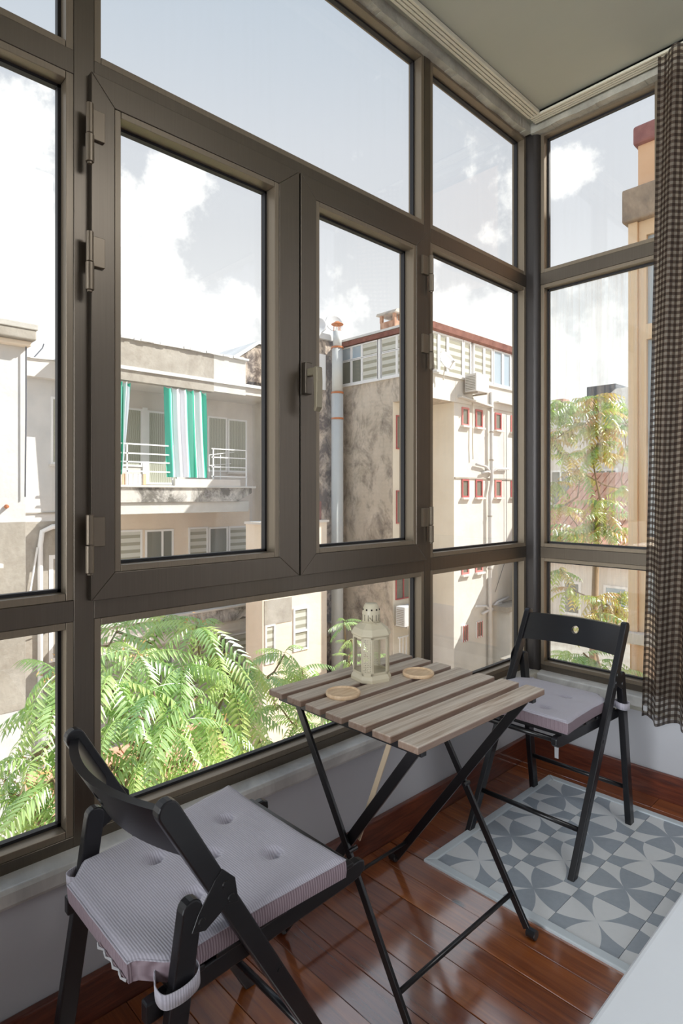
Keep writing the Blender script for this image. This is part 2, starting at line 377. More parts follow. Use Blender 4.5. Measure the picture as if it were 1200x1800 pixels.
st(B(-5.0, .2, 0, .12, -.3, .36).build('wall_left', M['wall']))
wr = st(B(.08, .2, -3.8, 0, -.3, .355).build('wall_right', M['wall']))
B(.08, .2, -3.8, -1.25, .355, ZC).build('wall_pier', M['wall'], wr)
st(B(-5.12, -5.0, -3.8, .12, -.3, ZC).build('wall_far_left', M['wall']))
st(B(-5.12, .2, -3.92, -3.8, -.3, ZC).build('wall_back', M['wall']))
# ceiling, gently uneven
mb = MB()
mb.grid(lambda u, v: (-5.12 + 5.32 * u, -3.92 + 4.04 * v, ZC + .004 * noise.noise(Vector((u * 9, v * 9, 0)))), 80, 60)
c = mb.build('ceiling', M['ceiling'], smooth=True); st(c)
B(-5.12, .2, -3.92, .14, ZC + .02, ZC + .5).build('slab', M['ceiling'], c)
# rough plaster heads above the frames
def rough_band(name, ax):
    m = MB(); n = 220
    for k in range(n):
        a0, a1 = -5.0 + 5.08 * k / n, -5.0 + 5.08 * (k + 1) / n
        zl = 2.984 + .006 * noise.noise(Vector((a0 * 9, 3, ax)))+ .003 * noise.noise(Vector((a0 * 40, 1, ax)))
        d = .004 * noise.noise(Vector((a0 * 7, 8, ax)))
        if ax == 0: m.box(a0, a1, d - .001, .1, zl, ZC + .01)
        elif a0 > -3.8: m.box(.08 + d, .19, a0 if a0 < 0 else 0, min(a1, 0.0), zl, ZC + .01)
    return m.build(name, M['cornice'])
st(rough_band('trim_1', 0)); st(rough_band('trim_2', 1))
bb = st(B(-5.0, .066, -.02, 0, -.005, .104).build('baseboard_left', M['baseboard'], bevel=.004))
st(B(.065, .08, -3.8, -.02, -.005, .107).build('baseboard_right', M['baseboard'], bevel=.004))
sl = MB().prism([(-.028, .357), (-.032, .366), (-.032, .392), (-.026, .401), (.075, .401), (.075, .357)], 'x', -5.0, .10)
st(sl.build('trim_3', M['marble'], bevel=.003))                        # marble sill under the long window
sl = MB().prism([(.05, .357), (.046, .365), (.046, .395), (.052, .402), (.19, .402), (.19, .357)], 'y', -3.8, -.03)
sr = MB()
for (x0, x1, z0, z1) in ((.052, .19, .357, .402),): sr.box(x0, x1, -3.7, -.031, z0, z1)
st(sr.build('trim_4', M['marble'], bevel=.006))
st(B(.064, .08, -3.7, -.031, .338, .357).build('trim_5', M['cornice'], bevel=.003))
st(B(-.03, .1, -.05, -.003, .357, .404).build('trim_6', M['cornice'], bevel=.008))

# curtain tracks on the ceiling
def track(name, ax, a0, a1, d0, label):
    r = empty(name, (0, 0, 0)); tag(r, label, 'curtain track')
    def bx(a, b, e0, e1, z0, z1, nm, m, p):
        return (B(a, b, e0, e1, z0, z1) if ax == 0 else B(e0, e1, a, b, z0, z1)).build(nm, m, p, bevel=.0012, seg=1)
    s_ = 1 if ax else -1
    bx(a0, a1, d0, d0 + s_ * .056, 3.0185, ZC, 'track_body', M['track_groove'], r)
    for k in range(4):
        e = d0 + s_ * (.0 + k * .0152)
        bx(a0, a1, e, e + s_ * .0112, 3.010, 3.028, 'rib', M['track'], r)
    return r
track('curtain_track', 0, -3.9, .006, -.03, 'grey ribbed triple curtain track on the ceiling above the long left window')
track('curtain_track', 1, -3.0, -.034, .008, 'pale ribbed triple curtain track on the ceiling above the short right window')

# ================================================================ WINDOWS
class Wn:
    def __init__(s, name, ax, F0, parent=None):
        s.ax, s.F = ax, F0; s.root = st(empty(name, (0, 0, 0)))
    def box(s, mb, a0, a1, z0, z1, d0, d1):
        if s.ax == 0: mb.box(a0, a1, s.F + d0, s.F + d1, z0, z1)
        else: mb.box(s.F + d0, s.F + d1, a0, a1, z0, z1)
        return mb
    def P(s, a, z, d): return (a, s.F + d, z) if s.ax == 0 else (s.F + d, a, z)
    def member(s, nm, a0, a1, z0, z1, d0=0, d1=.07, m=None, parent=None):
        return s.box(MB(), a0, a1, z0, z1, d0, d1).build(nm, m or M['bronze'], parent or s.root, bevel=.001, seg=1)
    def light(s, a0, a1, z0, z1, bw=.018, d0=.0015, gd=.047, g=None, parent=None, grow=True):
        """one glazed opening whose bead's inner edge is a0..a1, z0..z1"""
        par = parent or s.root
        for nm, q in (('glazing_bead', [(a0 - bw, a0, z0 - bw, z1 + bw), (a1, a1 + bw, z0 - bw, z1 + bw), (a0, a1, z0 - bw, z0), (a0, a1, z1, z1 + bw)]),):
            for (p, q2, r, t2) in q: s.member(nm, p + .0004, q2 - .0004, r + .0004, t2 - .0004, d0, gd + .02, M['bead'], par)
        mb = MB(); k = .0075
        for (p, q2, r, t2) in ((a0, a0 + k, z0, z1), (a1 - k, a1, z0, z1), (a0, a1, z0, z0 + k), (a0, a1, z1 - k, z1)): s.box(mb, p, q2, r, t2, gd - .011, gd + .006)
        mb.build('gasket', M['gasket'], par)
        s.box(MB(), a0 + .002, a1 - .002, z0 + .002, z1 - .002, gd, gd + .004).build('glass_pane', g or M['glass'], par, fix=True)
ZS = ((.445, .925), (1.012, 2.24), (2.332, 2.972))
bw = .018
def rails(w, a0, a1, mid=True):
    w.member('frame_rail', a0, a1, .398, ZS[0][0] - bw); w.member('frame_rail', a0, a1, ZS[0][1] + bw, ZS[1][0] - bw)
    w.member('frame_rail', a0, a1, ZS[1][1] + bw, ZS[2][0] - bw); w.member('frame_rail', a0, a1, ZS[2][1] + bw, 3.02)
# window_1: fixed lights left of the casements
w1 = Wn('window_1', 0, .03)
for (a0, a1) in ((-4.42, -3.30), (-3.22, -2.06)):
    rails(w1, a0 - bw, a1 + bw)
    for z0, z1 in ZS: w1.light(a0, a1, z0, z1)
w1.member('frame_stile', -3.30 + bw, -3.22 - bw, .398, 3.02); w1.member('frame_stile', -4.99, -4.42 - bw, .398, 3.02)
# window_2: big top light, casement pair, low light
w2 = Wn('window_2', 0, .03)
w2.member('frame_stile', -2.06 + bw, -1.976 - bw, .398, 3.02); w2.member('frame_stile', -.716 + bw, -.641 - bw, .398, 3.02)
a0, a1 = -1.976, -.716
w2.member('frame_rail', a0 - bw, a1 + bw, .398, ZS[0][0] - bw)
w2.member('frame_rail', a0 - bw, a1 + bw, ZS[0][1] + bw, 1.03); w2.member('frame_rail', a0 - bw, a1 + bw, 2.235, ZS[2][0] - bw); w2.member('frame_rail', a0 - bw, a1 + bw, ZS[2][1] + bw, 3.02)
w2.light(a0, a1, *ZS[0]); w2.light(a0, a1, *ZS[2])
w2.member('frame_stile', -1.976 - bw, -1.95, 1.03, 2.235); w2.member('frame_stile', -.742, -.716 + bw, 1.03, 2.235); w2.member('frame_stile', -1.375, -1.325, 1.03, 2.235, .02)
def sash(a0, a1, i0, i1, z0, z1, y0, y1):
    r = empty('casement_sash', (a0, .03, z0), w2.root)
    D0, D1 = -.019, .05
    for nm, pts in (('sash_stile', [(a0, z0), (i0, y0), (i0, y1), (a0, z1)]), ('sash_stile', [(a1, z0), (a1, z1), (i1, y1), (i1, y0)]),
                    ('sash_rail', [(a0, z0), (a1, z0), (i1, y0), (i0, y0)]), ('sash_rail', [(a0, z1), (i0, y1), (i1, y1), (a1, z1)])):
        MB().prism(pts, 'y', .03 + D0, .03 + D1 if nm != 'x' else 0).build(nm, M['bronze'], r, bevel=.0016, seg=2)
    k = .0165
    w2.light(i0 + k, i1 - k, y0 + k, y1 - k, bw=k, d0=D0 + .002, gd=.035, parent=r)
    return r
sL = sash(-2.008, -1.3555, -1.950, -1.4355, .990, 2.272, 1.055, 2.207)
sR = sash(-1.3495, -.705, -1.2845, -.7705, .990, 2.272, 1.055, 2.207)
def hinge(par, side, zt, x):
    m = MB(); m.tube([(x, -.003, zt - .072), (x, -.003, zt)], .0085, 14); m.tube([(x, -.003, zt - .14), (x, -.003, zt - .074)], .0098, 14)
    m.tube([(x, -.003, zt - .145), (x, -.003, zt - .14)], .006, 10)
    if side > 0: m.box(x + .004, x + .039, .002, .012, zt - .078, zt - .006)
    else: m.box(x - .045, x - .004, .002, .012, zt - .078, zt - .006)
    m.build('hinge', M['hinge'], par, bevel=.001, seg=1, auto=True)
for zt in (2.183, 1.877, 1.2):
    hinge(sL, 1, zt, -2.017); hinge(sR, -1, zt, -.697)
hb = B(-1.347, -1.318, -.011, .012, 1.566, 1.668)
hb.build('handle_plate', M['bronze'], sR, bevel=.004)
m = MB(); m.bar((-1.333, -.010, 1.634), (-1.333, -.054, 1.634), .024, .02, (0, 0, 1))
m.prism([(-.060, 1.646), (-.046, 1.648), (-.040, 1.63), (-.044, 1.58), (-.046, 1.53), (-.042, 1.512), (-.050, 1.506), (-.060, 1.52), (-.062, 1.6)], 'x', -1.345, -1.321)
m.build('handle_lever', M['handle_grip'], sR, bevel=.003)
# window_3: fixed lights by the corner post
w3 = Wn('window_3', 0, .03)
rails(w3, -.641 - bw, .095 + .0)
for z0, z1 in ZS: w3.light(-.641, .077, z0, z1)
# corner post
ang = [math.pi / 2 * k / 8 for k in range(9)]
pts = [(.0955, .03)] + [(.0955 + .026 - .026 * math.cos(x) , -.004 - .026 * math.sin(x)) for x in ang] + [(.19, -.03), (.19, .1), (.0955, .1)]
MB().prism(pts, 'z', .398, 3.02).build('corner_post', M['post'], w3.root)
# window_4: the short return window
w4 = Wn('window_4', 1, .12)
for (a0, a1) in ((-1.16, -.643), (-.545, -.0485)):
    rails(w4, a0 - bw, a1 + bw)
    for z0, z1 in ZS: w4.light(a0, a1, z0, z1, g=M['glass_streaky'] if z0 < 2 else M['glass'])
w4.member('frame_stile', -.643 + bw, -.545 - bw, .398, 3.02); w4.member('frame_stile', -1.25, -1.16 - bw, .398, 3.02)

# ================================================================ LEDGE
led = B(-2.0, .078, -1.62, -1.028, 0, .40).build('low_ledge', M['ledge'], bevel=.012, seg=3)
tag(led, 'white painted plaster ledge in the bottom right corner beside the patterned tiles', 'ledge')

# ================================================================ CURTAIN
cr = empty('gingham_curtain', (.02, -.6, .34)); tag(cr, 'brown and cream gingham sheer curtain hanging at the right edge of the window', 'curtain')
def curtain_mesh(y_top, y_bot, width, z0, z1, x0, phase, nm):
    NU, NV = 150, 60; gather = 2.0
    L = []; s_ = 0; prev = None
    def pos(u, v):
        y0 = y_top + (y_bot - y_top) * (1 - v)
        y = y0 - width * u
        a = .020 + .010 * (1 - v)
        x = x0 + a * math.sin(u * 26 + phase + .5 * math.sin(v * 3)) + .008 * math.sin(u * 61 + phase * 2) * (1 - v)
        return Vector((x, y, z0 + (z1 - z0) * v + .006 * math.sin(u * 26 + phase) * (1 - v)))
    vs = []; uvs = []
    for j in range(NV + 1):
        v = j / NV; s_ = 0; prev = None
        for i in range(NU + 1):
            p = pos(i / NU, v)
            if prev is not None: s_ += (p - prev).length
            prev = p; vs.append(p); uvs.append((s_, v * (z1 - z0)))
    fs = [(j * (NU + 1) + i, j * (NU + 1) + i + 1, (j + 1) * (NU + 1) + i + 1, (j + 1) * (NU + 1) + i) for j in range(NV) for i in range(NU)]
    m = MB(); m.v = [tuple(p) for p in vs]; m.f = fs
    o = m.build(nm, M['curtain'], cr, smooth=True, fix=False)
    ul = o.data.uv_layers.new(name='uv')
    for pl in o.data.polygons:
        for li in pl.loop_indices: ul.data[li].uv = uvs[o.data.loops[li].vertex_index]
    return o
curtain_mesh(-.600, -.535, .43, .338, 3.0, -.012, .4, 'curtain_panel')
for k in range(6): MB().tube([(.02, -.63 - k * .07, 2.995), (.02, -.63 - k * .07, 3.014)], .003, 6).build('glider', M['track'], cr)
B(-.014, -.004, -.562, -.548, .372, .392).build('hem_tab', M['white_label'], cr)
# ================================================================ TABLE
T = empty('slatted_table', (-1.275, -.362, 0)); tag(T, 'small folding table with seven weathered wooden slats and black steel crossed legs', 'table')
tx0, tx1, ty0, ty1, tz = -1.555, -.992, -.63, -.093, .70
nw = 7; gap = .0215; sw = (ty1 - ty0 - gap * (nw - 1)) / nw
rt = random.Random(3)
for k in range(nw):
    y = ty0 + k * (sw + gap)
    o = B(tx0 + rt.uniform(-.002, .002), tx1 + rt.uniform(-.002, .002), y, y + sw, tz - .017, tz).build('slat', M['slat'], T, bevel=.0025)
for x in (tx0 + .035, tx1 - .035):
    MB().bar((x, ty0 + .012, tz - .026), (x, ty1 - .012, tz - .026), .018, .017, (1, 0, 0)).build('support_rail', M['black_metal'], T, bevel=.001)
xl, xr = -1.525, -1.022
for x in (xl, xr):
    s_ = 1 if x == xl else -1
    # frame one: high at the window side, foot towards the camera side
    MB().bar((x, -.19, tz - .03), (x, -.592, .02), .009, .021, (1, 0, 0)).build('leg', M['black_metal'], T, bevel=.0015)
    x2 = x + s_ * .012
    MB().bar((x2, -.59, tz - .03), (x2, -.115, .02), .009, .026, (1, 0, 0)).build('leg', M['black_metal'], T, bevel=.0015)
    m = MB(); m.tube([(x - s_ * .009, -.392, .362), (x2 + s_ * .008, -.392, .362)], .006, 10); m.build('pivot_bolt', M['black_metal'], T)
    if x == xl: MB().bar((x2 + s_ * .008, -.508, tz - .03), (x2 + s_ * .008, -.398, .385), .014, .004, (0, 1, -.4)).build('stay', M['lit_stay'], T, bevel=.001)
    for yy, dd in ((-.605, -1), (-.105, 1)):
        xx = x if dd < 0 else x2
        m = MB(); m.tube([(xx, yy + dd * -.012, .014), (xx, yy + dd * .016, .014)], .0135, 12); m.build('foot_cap', M['black_metal'], T, bevel=.002)
MB().tube([(xl, -.545, .098), (xr, -.545, .098)], .0065, 10).build('cross_bar', M['black_metal'], T, smooth=True)
MB().tube([(xl + .012, -.16, .088), (xr - .012, -.16, .088)], .0055, 10).build('cross_bar', M['black_metal'], T, smooth=True)

# ================================================================ CHAIRS (local: rear foot x=0, faces +x)
def make_chair():
    r = empty('folding_chair', (0, 0, 0)); bw_ = M['black_wood']
    def X(z): return .478 - .443 * z / .77     # centre line of the long post
    for s_ in (-1, 1):
        y = s_ * .196
        # long post with rounded head
        d = Vector((X(.77) - X(0), 0, .77)).normalized(); n_ = Vector((d.z, 0, -d.x)); h = .019
        a, b = Vector((X(0), 0, .0)), Vector((X(.752), 0, .752))
        pts = [(a - n_ * h), (a + n_ * h), (b + n_ * h)]
        pts += [b + n_ * h * math.cos(t) + d * h * math.sin(t) for t in [math.pi * q / 8 for q in range(1, 8)]] + [b - n_ * h]
        pts[0] = Vector((pts[0].x, 0, .001)); pts[1] = Vector((pts[1].x, 0, .001))
        MB().prism([(p.x, p.z) for p in pts], 'y', y - .011, y + .011).build('post', bw_, r, bevel=.003, local=True)
        # rear leg
        d2 = Vector((.088, 0, .59)).normalized(); n2 = Vector((d2.z, 0, -d2.x)); h2 = .0185
        a2, b2 = Vector((0, 0, .001)), Vector((.086, 0, .578))
        pts = [a2 - n2 * h2, a2 + n2 * h2, b2 + n2 * h2] + [b2 + n2 * h2 * math.cos(t) + d2 * h2 * math.sin(t) for t in [math.pi * q / 8 for q in range(1, 8)]] + [b2 - n2 * h2]
        pts[0] = Vector((pts[0].x, 0, .001)); pts[1] = Vector((pts[1].x, 0, .001))
        MB().prism([(p.x, p.z) for p in pts], 'y', y - .011, y + .011).build('rear_leg', bw_, r, bevel=.003, local=True)
        # steel hinge plate on the outer face with rivets
        yo = y + s_ * .0115
        pl = MB().prism([(.083, .545), (.108, .538), (.150, .560), (.172, .556), (.165, .60), (.140, .625), (.126, .612), (.095, .570)], 'y', yo - .0012, yo + .0012).build('hinge_plate', M['black_metal'], r, local=True, bevel=.0008)
        for (px, pz) in ((.146, .597), (.157, .570), (.101, .556)):
            MB().tube([(px, yo, pz), (px, yo + s_ * .0035, pz)], [.0075, .006], 12).build('rivet', M['black_metal'], r, local=True)
        MB().tube([(.262, y, .389), (.262, yo + s_ * .002, .389)], .006, 12).build('rivet', M['black_metal'], r, local=True)
        # seat rail
        ys = s_ * .170
        MB().prism([(.02, .415), (.475, .437), (.497, .441), (.512, .452), (.510, .470), (.495, .476), (.02, .449)], 'y', ys - .010, ys + .010).build('seat_rail', bw_, r, bevel=.003, local=True)
    for k in range(5):
        x = .09 + k * .088; z = .449 + (x - .02) * .058
        B(x - .033, x + .033, -.182, .182, z - .002, z + .008).build('seat_slat', bw_, r, bevel=.002, local=True)
    MB().tube([(.483, -.166, .457), (.483, .166, .457)], .009, 12).build('seat_rod', M['black_metal'], r, smooth=True, local=True)
    MB().tube([(X(.126) , -.190, .13), (X(.126), .190, .13)], .0085, 12).build('stretcher', M['black_metal'], r, smooth=True, local=True)
    MB().tube([(.022, -.190, .145), (.022, .190, .145)], .0085, 12).build('stretcher', M['black_metal'], r, smooth=True, local=True)
    # curved back board with a round hole
    hc, hz, hr = 0.0, .708, .0145
    def bx(y, z):
        return X(z) - .001 - .044 * (1 - (y / .19) ** 2) + .012 * 0
    nu, nv = 74, 20; z0, z1 = .655, .752
    vs = []; fs = []
    cols = [-.186 + .372 * i / nu for i in range(nu + 1)]; rows = [z0 + (z1 - z0) * j / nv for j in range(nv + 1)]
    bm = bmesh.new(); th = .009
    grid = {}
    for sd in (-1, 1):
        for j, z in enumerate(rows):
            for i, y in enumerate(cols):
                yy, zz = y, z
                dy, dz = y - hc, z - hz; rd = math.hypot(dy, dz)
                if rd < hr * 1.28 and rd > 1e-6: yy = hc + dy / rd * hr; zz = hz + dz / rd * hr
                grid[sd, i, j] = bm.verts.new((bx(yy, zz) + sd * th, yy, zz))
    skip = set()
    for j in range(nv):
        for i in range(nu):
            cy, cz = (cols[i] + cols[i + 1]) / 2 - hc, (rows[j] + rows[j + 1]) / 2 - hz
            if math.hypot(cy, cz) < hr * .97: skip.add((i, j)); continue
            bm.faces.new([grid[1, i, j], grid[1, i + 1, j], grid[1, i + 1, j + 1], grid[1, i, j + 1]])
            bm.faces.new([grid[-1, i, j], grid[-1, i, j + 1], grid[-1, i + 1, j + 1], grid[-1, i + 1, j]])
    def edge(i0, j0, i1, j1): bm.faces.new([grid[1, i0, j0], grid[-1, i0, j0], grid[-1, i1, j1], grid[1, i1, j1]])
    for i in range(nu): edge(i, 0, i + 1, 0); edge(i, nv, i + 1, nv)
    for j in range(nv): edge(0, j, 0, j + 1); edge(nu, j, nu, j + 1)
    for (i, j) in skip:
        for (q, e_) in (((i - 1, j), (i, j, i, j + 1)), ((i + 1, j), (i + 1, j, i + 1, j + 1)), ((i, j - 1), (i, j, i + 1, j)), ((i, j + 1), (i, j + 1, i + 1, j + 1))):
            if q not in skip: edge(*e_)
    for v in list(bm.verts):
        if not v.link_faces: bm.verts.remove(v)
    bmesh.ops.recalc_face_normals(bm, faces=bm.faces)
    me = bpy.data.meshes.new('back_board'); bm.to_mesh(me); bm.free(); me.materials.append(bw_)
    o = bpy.data.objects.new('back_board', me); COL.objects.link(o); o.parent = r
    q = o.modifiers.new('bevel', 'BEVEL'); q.width = .003; q.segments = 2; q.limit_method = 'ANGLE'; q.angle_limit = math.radians(50)
    return r
def make_cushion(hook):
    r = empty('seat_cushion', (0, 0, 0))
    N = 56; D, Wf, Wb = .415, .210, .180
    tufts = [(.235, 0), (.325, .088), (.325, -.088), (.150, .076), (.150, -.076)]
    def hw(x): return Wb + (Wf - Wb) * x / D
    def top(u, v):
        x = D * u; e = 1 - 2 * v
        concave = 1 - .030 * math.sin(math.pi * u)
        y = hw(x) * e * concave
        x = x - .006 * math.sin(math.pi * v) * (1 if u > .97 else 0)
        if u < .12:                                   # back corners clipped for the ties
            k = (1 - u / .12); y *= 1 - .26 * min(1, k * 1.3)
        z = .043 + .004 * math.sin(math.pi * u) * math.sin(math.pi * v)
        for (tx, ty) in tufts:
            d = math.hypot(x - tx, y - ty); z -= .029 * max(0, 1 - d / .020) ** .8 * (1 if x > tx - .004 else .55) + .005 * math.exp(-(d / .045) ** 2)
        edge = min(u, 1 - u, v, 1 - v)
        z -= .007 * max(0, 1 - edge / .03) ** 2
        z += .0012 * noise.noise(Vector((x * 25, y * 25, 2)))
        return (x, y, z)
    m = MB().grid(top, N, N); body = m.build('cushion_top', M['fabric'], r, smooth=True, local=True)
    # side wall
    rim = [top(i / N, 0) for i in range(N + 1)] + [top(1, j / N) for j in range(1, N + 1)] + [top(1 - i / N, 1) for i in range(1, N + 1)] + [top(0, 1 - j / N) for j in range(1, N)]
    K = len(rim); cx, cy = D / 2, 0; vs = []
    for k, (ins, z) in enumerate(((0, None), (-.004, .026), (-.0035, .012), (.003, .001), (.12, .0008))):
        for p in rim:
            f = 1 - ins
            vs.append(((p[0] - cx) * f + cx, (p[1] - cy) * f + cy, p[2] if z is None else z))
    fs = [(a * K + b, a * K + (b + 1) % K, (a + 1) * K + (b + 1) % K, (a + 1) * K + b) for a in range(4) for b in range(K)] + [tuple(range(4 * K, 5 * K))]
    MB().add(vs, fs).build('cushion_side', M['fabric_shaded'], r, smooth=False, local=True)
    MB().tube([(p[0], p[1], p[2] + .0005) for p in rim] + [rim[0]], .0016, 6, False).build('piping', M['fabric'], r, smooth=True, local=True)
    for (tx, ty) in tufts: MB().lathe([(.0015, .0), (.005, .0005), (.003, .003), (.0008, .004)], (tx, ty, .0185), 10).build('tuft_button', M['fabric_shaded'], r, smooth=True, local=True)
    # tie loops around the rear legs
    for s_ in (-1, 1):
        px, py, z = -hook, s_ * .196, -.002
        lx = .056
        path = [(.040, s_ * .150), (lx - .028, s_ * .168), (lx - .036, s_ * .190), (lx - .030, s_ * .210), (lx, s_ * .216), (lx + .026, s_ * .210), (lx + .034, s_ * .192), (.075, s_ * .168)]
        a = []; k = len(path)
        pp = [Vector((p[0], p[1], 0)) for p in path]
        fine = []
        for i in range(k - 1):
            p0, p1, p2, p3 = pp[max(i - 1, 0)], pp[i], pp[i + 1], pp[min(i + 2, k - 1)]
            for t_ in range(5):
                t = t_ / 5
                fine.append(.5 * ((2 * p1) + (-p0 + p2) * t + (2 * p0 - 5 * p1 + 4 * p2 - p3) * t * t + (-p0 + 3 * p1 - 3 * p2 + p3) * t ** 3))
        fine.append(pp[-1]); q = len(fine); vs = []
        for i, p in enumerate(fine):
            sag = -.012 * math.sin(math.pi * i / (q - 1))
            vs += [(p.x, p.y, .026 + sag), (p.x, p.y, .002 + sag)]
        fs = [(2 * i, 2 * i + 1, 2 * i + 3, 2 * i + 2) for i in range(q - 1)]
        MB().add(vs, fs).build('tie_strap', M['fabric'], r, local=True, solid=.0022, smooth=True, fix=False)
    return r
chairA = make_chair(); chairA.location = (-2.165, -.385, 0)
tag(chairA, 'black wooden folding chair in the left foreground, seen from behind', 'chair', 'black folding chairs at the table')
chairB = copy_tree(chairA); chairB.location = (-.218, -.375, 0); chairB.rotation_euler = (0, 0, math.pi)
for c_ in children(chairB):
    if c_.name.startswith(('seat_rail', 'seat_slat', 'seat_rod')): c_.location.x += .042
tag(chairB, 'black wooden folding chair in the far corner standing on the patterned tiles', 'chair', 'black folding chairs at the table')
tilt = -math.atan(.058)
cuA = make_cushion(.0); cuA.location = (-2.165 + .012, -.385, .459); cuA.rotation_euler = (0, tilt, 0)
tag(cuA, 'mauve grey ribbed tufted cushion on the chair in the left foreground', 'cushion', 'ribbed chair cushions')
cuB = copy_tree(cuA)
for c_ in children(cuB):
    if c_.name.startswith('tie_strap'):
        me = c_.data.copy(); c_.data = me
        for v in me.vertices:
            v.co.x -= 0.113 * max(0, min(1, (abs(v.co.y) - .152) / .025))
cuB.location = (-.218 - .125, -.375, .4655); cuB.rotation_euler = (0, tilt, math.pi)
tag(cuB, 'mauve grey ribbed tufted cushion on the chair in the far corner', 'cushion', 'ribbed chair cushions')
m = MB().add([(.20, .06, .002), (.20, .075, .002), (.205, .06, -.05), (.205, .075, -.05), (.20, .062, -.10), (.20, .078, -.10), (.203, .066, -.165), (.203, .080, -.165)], [(0, 1, 3, 2), (2, 3, 5, 4), (4, 5, 7, 6)])
m.build('hanging_tape', M['white_label'], cuB, local=True, solid=.001)
m = MB()
pv = [(-.004 - .003 * math.sin(i * 2.1), -.02 - .010 * i, .010 - .0015 * (i % 3)) for i in range(12)]
m.tube(pv, [.0016 + .001 * (i % 2) for i in range(12)], 6).build('frayed_label', M['white_label'], cuA, local=True)

# ================================================================ LANTERN AND COASTERS
def lantern(cx, cy, z0, rot):
    r = empty('lantern', (cx, cy, z0)); tag(r, 'cream metal lantern with glass sides and pierced corner panels on the slatted table', 'lantern')
    def ring(hw, ch):      # square with chamfered corners, half width hw and chamfer ch
        p = [(hw, -hw + ch), (hw, hw - ch), (hw - ch, hw), (-hw + ch, hw), (-hw, hw - ch), (-hw, -hw + ch), (-hw + ch, -hw), (hw - ch, -hw)]
        return [(cx + x * math.cos(rot) - y * math.sin(rot), cy + x * math.sin(rot) + y * math.cos(rot)) for x, y in p]
    def loft(sec, name, m, caps=(True, True)):
        vs = []; n = 8
        for hw, ch, z in sec: vs += [(x, y, z0 + z) for x, y in ring(hw, ch)]
        k = len(sec); fs = [(i * n + j, i * n + (j + 1) % n, (i + 1) * n + (j + 1) % n, (i + 1) * n + j) for i in range(k - 1) for j in range(n)]
        if caps[0]: fs.append(tuple(range(n - 1, -1, -1)))
        if caps[1]: fs.append(tuple(range((k - 1) * n, k * n)))
        return MB().add(vs, fs).build(name, m, r)
    loft([(.052, .0225, 0), (.052, .0225, .009), (.049, .021, .016), (.0465, .020, .020), (.0465, .020, .023)], 'base', M['lantern'])
    loft([(.047, .020, .130), (.051, .022, .134), (.051, .022, .138), (.044, .019, .153), (.030, .0125, .164), (.028, .0118, .166)], 'roof', M['lantern'])
    R0 = ring(.0465, .020); R1 = ring(.046, .0197)
    for k in range(8):
        a, b = Vector((*R0[k], 0)), Vector((*R0[(k + 1) % 8], 0)); d = (b - a).normalized(); wd = (b - a).length
        n_ = Vector((d.y, -d.x, 0))
        if k % 2 == 0:      # wide glazed face
            for e0, e1 in ((0, .005), (wd - .005, wd)):
                p0, p1 = a + d * e0, a + d * e1
                MB().bar(((p0 + p1) / 2 + Vector((0, 0, z0 + .022))), ((p0 + p1) / 2 + Vector((0, 0, z0 + .131))), .0052, .0022, d).build('frame_bar', M['lantern'], r)
            mid = (a + b) / 2
            for zz in (.025, .1275): MB().bar(a + Vector((0, 0, z0 + zz)), b + Vector((0, 0, z0 + zz)), .0022, .006, n_).build('frame_bar', M['lantern'], r)
            g0, g1 = a + d * .004, b - d * .004
            MB().add([(*g0.xy, z0 + .024), (*g1.xy, z0 + .024), (*g1.xy, z0 + .130), (*g0.xy, z0 + .130)], [(0, 1, 2, 3)]).build('glass_pane', M['lantern_glass'], r, solid=.0012)
        else:               # narrow pierced panel: lattice with diamond holes
            nx, nz = 5, 19; mb = MB(); m_ = .003
            for i in range(nx):
                for j in range(nz):
                    u0, u1 = m_ + (wd - 2 * m_) * i / nx, m_ + (wd - 2 * m_) * (i + 1) / nx; v0, v1 = .028 + .098 * j / nz, .028 + .098 * (j + 1) / nz
                    uc, vc = (u0 + u1) / 2, (v0 + v1) / 2; f = .80 if (i + j) % 2 else .62; hu, hv = (u1 - u0) / 2 * f, (v1 - v0) / 2 * f
                    q = [(u0, v0), (u1, v0), (u1, v1), (u0, v1), (uc, vc - hv), (uc + hu, vc), (uc, vc + hv), (uc - hu, vc)]
                    mb.add([(*(a + d * u).xy, z0 + v) for u, v in q], [(0, 1, 5, 4), (1, 2, 6, 5), (2, 3, 7, 6), (3, 0, 4, 7)])
            mb.build('pierced_panel', M['lantern'], r, solid=.0008)
            mb = MB()
            for (u0, u1, v0, v1) in ((0, m_, .02, .132), (wd - m_, wd, .02, .132), (0, wd, .02, .028), (0, wd, .126, .132)):
                p, q = a + d * u0, a + d * u1
                mb.add([(*(p + n_ * o_).xy, z0 + v) for o_ in (0, .001) for v in (v0, v1)] + [(*(q + n_ * o_).xy, z0 + v) for o_ in (0, .001) for v in (v0, v1)], [(0, 1, 3, 2), (4, 6, 7, 5), (0, 4, 5, 1), (2, 3, 7, 6), (1, 5, 7, 3), (0, 2, 6, 4)])
            mb.build('panel_edge', M['lantern'], r)
    c = (cx, cy, z0)
    MB().lathe([(.0268, .165), (.0270, .188), (.0266, .197), (.0245, .208), (.0205, .2175), (.0180, .2225), (.0165, .2235)], c, 32).build('chimney_cap', M['lantern'], r, smooth=True)
    MB().lathe([(.0295, .164), (.0295, .168), (.0265, .168)], c, 32, False).build('cap_collar', M['lantern'], r, smooth=True)
    m = MB()
    for k in range(10):
        t = 2 * math.pi * k / 10 + .2; cr_, z_ = .0248, .2065
        p = Vector((cx + cr_ * math.cos(t), cy + cr_ * math.sin(t), z0 + z_)); o_ = Vector((math.cos(t), math.sin(t), .25)).normalized() * .0008
        MB().tube([p - o_, p + o_ * 1.2], .0026, 10).build('vent_hole', M['gap'], r)
